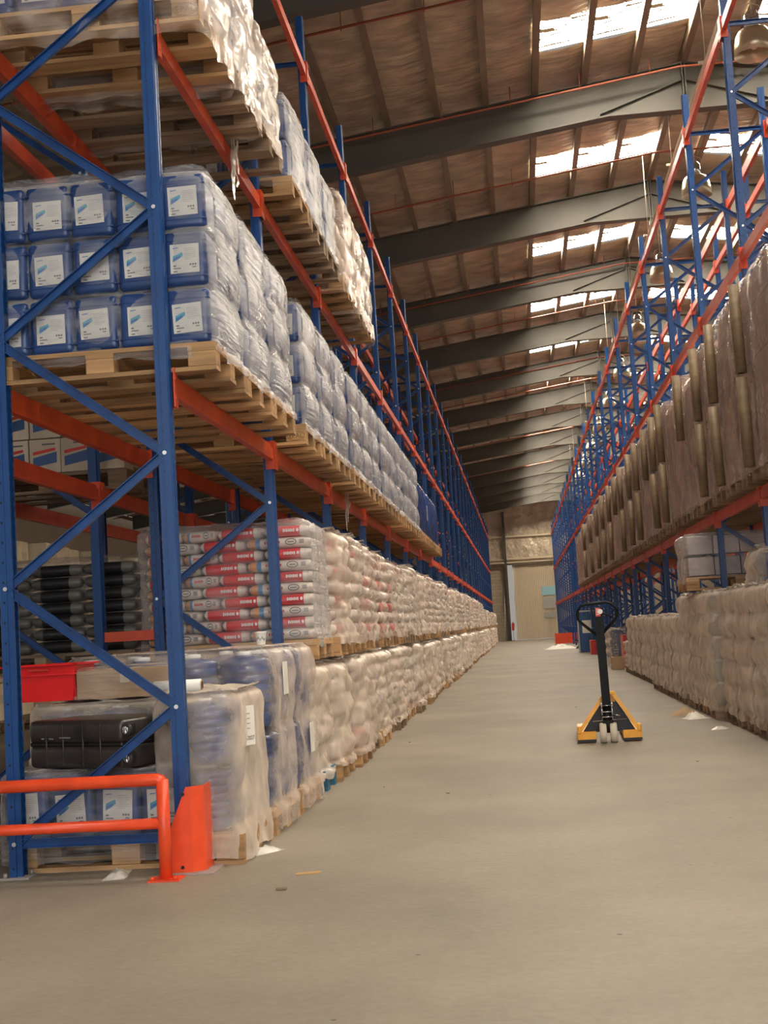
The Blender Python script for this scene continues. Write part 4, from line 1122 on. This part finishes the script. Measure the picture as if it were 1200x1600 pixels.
# ---- floor: pale cartons and tubs under heavy dusty film
noisy('carton_grey', (.50, .44, .42), (.40, .35, .34), .6, scale=(3, 3, 3), ns=2, rand=.2)
bx = MB(); bx.box((0, 0, .112), (.30, .245, .205), bev=.006, seg=1); bx.mi = 1; bx.box((0, 0, .112), (.302, .16, .05)); BOXM = bx.mesh('packed_carton', ['carton_grey', 'carton_pale'])
tb = MB(); tb.lathe([(.115, 0), (.128, .20), (.134, .20), (.134, .226), (.12, .23), (.11, .215)], seg=22); TUBM = tb.mesh('plastic_tub', 'label_white')
heavy = [film_mesh('film', 1.20, .92, 1.16, 'film_heavy', 5, .034, s + 70, .08, .06, .018, topbump=.06, M=96, N=44) for s in range(4)]
heavy_lo = [film_mesh('film', 1.20, .92, .93, 'film_heavy', 4, .034, s + 80, .08, .06, .018, topbump=.05, M=96, N=38) for s in range(2)]
random.seed(11)
k = 0; y = 9.2
rfl = []
while y < 27.0:
    rfl.append(y); y += .95
for y in rfl:
    k += 1
    n = 5 if y < 16.4 else (4 if y < 25.6 else 2)
    face = 1.97 if y < 13 else 1.90
    if y > 20: face = 2.0
    pn = '%s right floor stack' % nth(k)
    pallet(face + .60, y + .45, 0, 'dark wooden pallet under the %s' % pn, 'pallets on the floor under the right rack', 'wood_old', k < 6)
    tubs = k % 3 == 0
    for l in range(n):
        for r in range(3):
            yy = y + .17 + r * .285
            if tubs: tag(link('plastic_tub', TUBM, None, (face + .17, yy, .147 + l * .231)), 'white plastic tub, %s row up, %s along, %s' % (nth(l + 1), nth(r + 1), pn), 'tub', 'tubs on the floor under the right rack')
            else: tag(link('packed_carton', BOXM, None, (face + .19 + random.uniform(-.01, .01), yy, .147 + l * .231), (0, 0, random.uniform(-.03, .03))), 'pale carton, %s row up, %s along, %s' % (nth(l + 1), nth(r + 1), pn), 'carton', 'cartons on the floor under the right rack')
    me = heavy[k % 4] if n == 5 else heavy_lo[k % 2]
    o = link('stretch_wrap', me, None, (face + .60, y + .45, .147), (0, 0, random.uniform(-.02, .02)), (1, 1, 1 if n > 2 else .5)); tag(o, 'heavy dusty film round the %s' % pn, 'plastic film', 'film on the floor stacks under the right rack')
# ---- second tier: silver wrapped cartons on a stamped pallet
up_p = pallet(2.42, 15.35, 1.335, 'stamped wooden pallet under the silver grey wrapped cartons by the right rack post', None, 'wood', True, 0)
lettering('stamp_lettering', 'EPAL', .04, 'ink_brown', up_p, (-.5275, -.4012, .061), (R(90), 0, 0))
for l in range(2):
    for c in range(4):
        tag(link('packed_carton', BOXM, None, (2.00 + c * .285, 15.1, 1.482 + l * .232), (0, 0, 0), (.92, .95, .97)), 'grey carton in shiny film on the upper pallet, %s layer, %s from the aisle' % (['lower', 'upper'][l], nth(c + 1)), 'carton', 'grey cartons on the upper pallet by the right rack')
for r in range(2):
    for l in range(2):
        tag(link('packed_carton', BOXM, None, (2.00, 15.36 + r * .25, 1.482 + l * .232), (0, 0, 0), (.92, .95, .97)), 'grey carton beside the aisle on the upper pallet, %s layer, %s from the front' % (['lower', 'upper'][l], nth(r + 2)), 'carton', 'grey cartons on the upper pallet by the right rack')
tag(link('stretch_wrap', film_mesh('film', 1.22, .84, .47, 'film_clear', 2, .02, 91, .06, .06, .012), None, (2.43, 15.36, 1.482)), 'shiny greenish film round the grey cartons on the upper pallet', 'plastic film')
tag(link('stretch_wrap', film_mesh('film', 1.1, .8, .30, 'film_heavy', 1, .03, 92, .10, .05, .03, topbump=.08), None, (2.62, 12.3, 1.33)), 'bunched dusty film on top of the first floor stacks by the right rack', 'plastic film')
# ---- far part of the right side
tag(link('stretch_wrap', heavy_lo[0], None, (2.55, 31.5, .0), (0, 0, .1), (1, 1, .9)), 'dusty film wrapped stack standing alone under the right rack beyond the others', 'plastic film')
m = MB(); m.box((0, 0, .35), (.16, .8, .7), bev=.01, seg=1); RB = m.mesh('red_panel', 'red_paint')
tag(link('red_panel', RB, None, (2.22, 29.6, 0)), 'dull red panel standing beside the alone wrapped stack', 'panel')
tag(link('red_panel', RB, None, (2.12, 41.5, 0), (0, 0, 0), (1, .8, .62)), 'dull red panel standing beside the blue notice cabinet', 'panel')
m = MB(); m.box((0, 0, .14), (.26, .22, .26), bev=.005, seg=1); tag(link('open_carton', m.mesh('open_carton', 'carton'), None, (1.93, 28.4, 0)), 'small brown carton on the floor before the red panel', 'carton')
t = thing('notice_cabinet', 'blue cabinet with a pale frame and a white notice, under the right rack', 'cabinet', (2.15, 45.0, 0))
m = MB(); m.box((0, 0, .62), (.55, .5, 1.24), bev=.01, seg=1); link('body', m.mesh('body', 'cabinet_blue'), t)
m = MB(); m.box((-.02, -.255, .83), (.3, .006, .42)); link('notice', m.mesh('notice', 'paper'), t)
m = MB()
for x in (-.30, .30): m.box((x, -.24, .68), (.05, .05, 1.36))
m.box((0, -.24, 1.34), (.65, .05, .05)); link('frame', m.mesh('frame', 'steel_grey'), t)
# orange end protector plus tarpaulin on the floor
t = thing('rack_end_barrier', 'orange rack end barrier low on the floor by the far door', 'barrier', (1.95, 60.5, 0))
m = MB(); m.box((0, 0, .28), (1.0, .02, .46)); m.box((-.49, .2, .28), (.02, .4, .46)); link('plate', m.mesh('plate', 'orange_guard'), t)
m = MB(); m.box((0, .1, .02), (1.05, .3, .04)); link('foot', m.mesh('foot', 'plate'), t)
def heap(name, dx, dy, dz, seed, mat, n=18):
    bm = bmesh.new(); V = {}
    for i in range(n + 1):
        for j in range(n + 1):
            u, v = i / n * 2 - 1, j / n * 2 - 1; r = min(1, math.hypot(u, v))
            a = math.atan2(v, u); rr = 1 + .25 * noise.noise(Vector((math.cos(a) * 1.6, math.sin(a) * 1.6, seed)))
            h = max(0, (1 - r ** 2)) * dz * (.6 + 1.1 * abs(noise.noise(Vector((u * 3, v * 3, seed)))))
            V[i, j] = bm.verts.new((u * dx / 2 * rr, v * dy / 2 * rr, h + .003))
    for i in range(n):
        for j in range(n):
            f = bm.faces.new((V[i, j], V[i + 1, j], V[i + 1, j + 1], V[i, j + 1])); f.smooth = True
    me = bpy.data.meshes.new(name); bm.to_mesh(me); bm.free(); me.materials.append(MATS[mat]); return me
tag(link('tarpaulin', heap('tarpaulin', 1.2, 1.6, .16, 3, 'tarp_white'), None, (1.45, 52.5, 0)), 'crumpled white tarpaulin on the floor before the orange barrier', 'tarpaulin')
tag(link('cloth', heap('cloth', .35, .5, .14, 6, 'black_rubber'), None, (2.12, 50.5, 0)), 'small black cloth heap beside the white tarpaulin', 'cloth')
# far wall small things
t = thing('fire_extinguisher', 'red fire extinguisher by the far door', 'fire extinguisher', (-.52, YB - .55, .62))
m = MB(); m.lathe([(.07, 0), (.075, .02), (.075, .40), (.05, .46), (.02, .48)], seg=16); link('cylinder', m.mesh('cylinder', 'red_paint'), t)
m = MB(); m.box((0, 0, .52), (.03, .1, .05)); m.tube([(0, .03, .5), (.08, .03, .45), (.09, .0, .2)], .01, 6); link('valve', m.mesh('valve', 'black_plastic'), t)
m = MB(); m.cyl((0, 0, 0), (0, .05, .60), .02, 6); m.box((0, 0, .03), (.16, .2, .05)); link('bracket', m.mesh('bracket', 'steel_grey'), t, (0, 0, -.62))
m = MB(); m.cyl((-1.02, YB - 1.0, 0), (-.92, YB - .1, 3.1), .03, 8); tag(link('leaning_pole', m.mesh('leaning_pole', 'steel_grey')), 'thin grey pole leaning on the far wall beside the column', 'pole')

# ================================================================== pallet truck
t = thing('pallet_truck', 'yellow pallet truck with a black upright handle parked in the aisle', 'pallet truck', (.71, 12.15, 0), (0, 0, R(-2)))
for sx in (-1, 1):
    m = MB(); m.prism([(sx * .12, 0), (sx * .28, 0), (sx * .28, 1.1), (sx * .24, 1.16), (sx * .16, 1.16), (sx * .12, 1.1)], .058, .088)
    m.box((sx * .125, .58, .06), (.008, 1.1, .05)); m.box((sx * .275, .58, .06), (.008, 1.1, .05))
    m.box((sx * .2, -.012, .065), (.165, .02, .075), bev=.005, seg=1)
    m.box((sx * .262, .0, .12), (.035, .07, .07), bev=.008, seg=1)
    link('fork', m.mesh('fork', 'yellow_paint'), t)
    m = MB(); m.box((sx * .2, -.004, .022), (.165, .05, .022)); link('fork_skid', m.mesh('fork_skid', 'black_rubber'), t)
    m = MB(); m.lathe([(.01, -.03), (.036, -.03), (.036, .03), (.01, .03)], (sx * .2, 1.0, .037), 18, 'X'); link('load_roller', m.mesh('load_roller', 'wheel_cream'), t)
    m = MB(); m.lathe([(.035, -.030), (.080, -.030), (.088, -.022), (.088, .022), (.080, .030), (.035, .030)], (sx * .046 - .01, -.06, .089), 32, 'X'); wl = link('steer_wheel', m.mesh('steer_wheel', 'wheel_cream'), t)
    m = MB(); m.lathe([(.008, -.026), (.036, -.020), (.036, .020), (.008, .026)], (sx * .046 - .01, -.06, .089), 20, 'X'); link('hub', m.mesh('hub', 'steel_grey'), wl)
m = MB()
for s in (-1, 1): m.bar((s * .262, .0, .10), (s * .035 + .02, .02, .425), .06, .034, (1, 0, 0))
m.box((.02, .02, .43), (.11, .07, .03), bev=.006, seg=1); m.box((.02, .05, .385), (.10, .02, .07))
link('side_frame', m.mesh('side_frame', 'yellow_paint'), t)
m = MB(); m.prism([(-.235, .09), (.235, .09), (.06, .40), (-.02, .40)], .05, .06, Matrix(((1, 0, 0, 0), (0, 0, 1, 0), (0, 1, 0, 0), (0, 0, 0, 1)))); link('bulkhead', m.mesh('bulkhead', 'suitcase_dark'), t)
m = MB(); m.box((0, .02, .10), (.26, .05, .012)); link('tie_bar', m.mesh('tie_bar', 'suitcase_dark'), t)
m = MB(); m.cyl((-.01, -.04, .10), (-.01, -.03, .34), .038, 18); m.cyl((-.01, -.06, .089), (-.01, -.06, .18), .022, 12); m.box((-.01, -.055, .17), (.09, .07, .06), bev=.01, seg=2); link('pump', m.mesh('pump', 'black_plastic'), t)
m = MB()
for z in (.20, .245, .30): m.tube([(-.055, -.09, z), (-.055, -.10, z + .03), (.035, -.10, z + .03), (.035, -.09, z)], .006, 6)
m.box((-.055, -.07, .30), (.008, .05, .11)); m.box((.035, -.07, .30), (.008, .05, .11))
m.cyl((-.065, -.085, .335), (.045, -.085, .335), .012, 12); m.tube([(.04, -.06, .25), (.07, -.07, .24), (.10, -.07, .235)], .005, 6); m.tube([(-.14, -.02, .19), (.16, -.02, .20)], .004, 6)
link('linkage', m.mesh('linkage', 'chrome'), t)
# handle: slightly tilted square tube, loop on top
m = MB(); m.bar((-.01, -.08, .32), (.02 - .045, -.115, 1.19), .074, .05, (0, 1, 0)); link('handle_tube', m.mesh('handle_tube', 'black_plastic'), t)
hx = -.03
loop = [(hx, -.11, .93), (hx - .15, -.12, 1.065), (hx - .178, -.12, 1.10), (hx - .175, -.12, 1.165), (hx - .145, -.12, 1.21), (hx - .10, -.12, 1.225), (hx + .08, -.12, 1.235), (hx + .13, -.12, 1.215), (hx + .168, -.12, 1.16), (hx + .165, -.12, 1.105), (hx + .14, -.12, 1.07), (hx, -.11, .93)]
m = MB(); m.tube(loop, .014, 10); link('grip_loop', m.mesh('grip_loop', 'black_plastic'), t)
m = MB(); m.tube([(hx + .01, -.125, 1.15), (hx + .09, -.13, 1.12), (hx + .12, -.13, 1.09)], .008, 8); link('release_lever', m.mesh('release_lever', 'black_plastic'), t)
m = MB(); m.box((hx + .002, -.1435, 1.15), (.042, .006, .075)); m.mi = 1; m.lathe([(.022, 0), (.022, .004)], (hx + .022, -.1475, 1.155), 16, 'Y')
m.mi = 2
for q in range(4): m.box((hx - .002, -.148, 1.175 - q * .015), (.026, .002, .005))
link('maker_badge', m.mesh('maker_badge', ['red_paint', 'paper', 'paper']), t)

# ================================================================== litter on the floor
def scrap(x, y, dx, dy, label, cat='film scrap', mat='film_scrap', dz=.03, seed=0, name='film_scrap'):
    tag(link(name, heap(name, dx, dy, dz, seed, mat, 10), None, (x, y, 0), (0, 0, seed)), label, cat)
scrap(-1.40, 6.95, .22, .12, 'crumpled clear film scrap beside the first pallet foot', seed=1, dz=.035)
scrap(1.72, 14.3, .24, .22, 'bunched dusty film on the floor against the right stacks', seed=2, dz=.07, mat='tarp_white')
scrap(1.70, 14.9, .35, .25, 'crumpled brown paper on the floor against the right stacks', 'paper scrap', 'carton', .08, 3, 'paper_scrap')
scrap(1.78, 12.9, .2, .15, 'torn film knot at the foot of the right stacks', seed=4, dz=.03)
scrap(-2.02, 6.45, .3, .10, 'torn clear film tail under the guard rail', seed=8, dz=.03)
random.seed(3)
cm = MB(); cm.box((0, 0, .004), (.03, .016, .008), bev=.002, seg=1); CH = cm.mesh('wood_chip', 'wood_old')
chips = [(440, 1391, 1.6), (560, 1150, .8), (700, 1240, .8), (640, 1160, .7), (1090, 1190, .7), (900, 1105, .6), (600, 1230, .6)]
CHW = ['closest to the orange guard rail', 'level with the blue pallet', 'in mid aisle well before the truck', 'beside the lower sack stacks', 'right of the pallet truck', 'just behind the pallet truck', 'between the blue pallet and the guard rail']
for i, (u, v, s) in enumerate(chips):
    xr = (u - 600) / F_PX; ur = (800 - v) / F_PX
    d = rt * xr + up * ur + fw; tt = -CAM_H / d.z
    tag(link('wood_chip', CH, None, (d.x * tt, d.y * tt, 0), (0, 0, i * 1.3), (s, s, s)), 'small wood chip on the floor, ' + CHW[i], 'wood chip', 'wood chips on the floor')
m = MB(); m.box((0, 0, .004), (.12, .03, .006)); tag(link('wood_splinter', m.mesh('wood_splinter', 'wood'), None, (-1.06, 6.28, 0), (0, 0, R(12))), 'pale wood splinter on the floor before the first pallets', 'wood splinter')

if REST:
    o = link('distant_sacks', join_meshes('distant_sacks', REST, ['sack_red', 'sack_white', 'sack_plain', 'sack_blue', 'sack_dark', 'sack_green']))
    tag(o, 'mass of distant wrapped sacks along the left rack towards the far wall', 'sacks', None, 'stuff')
print('pallets', NP[0], 'sacks', SACKN[0], 'rest', len(REST), 'objects', len(bpy.data.objects))
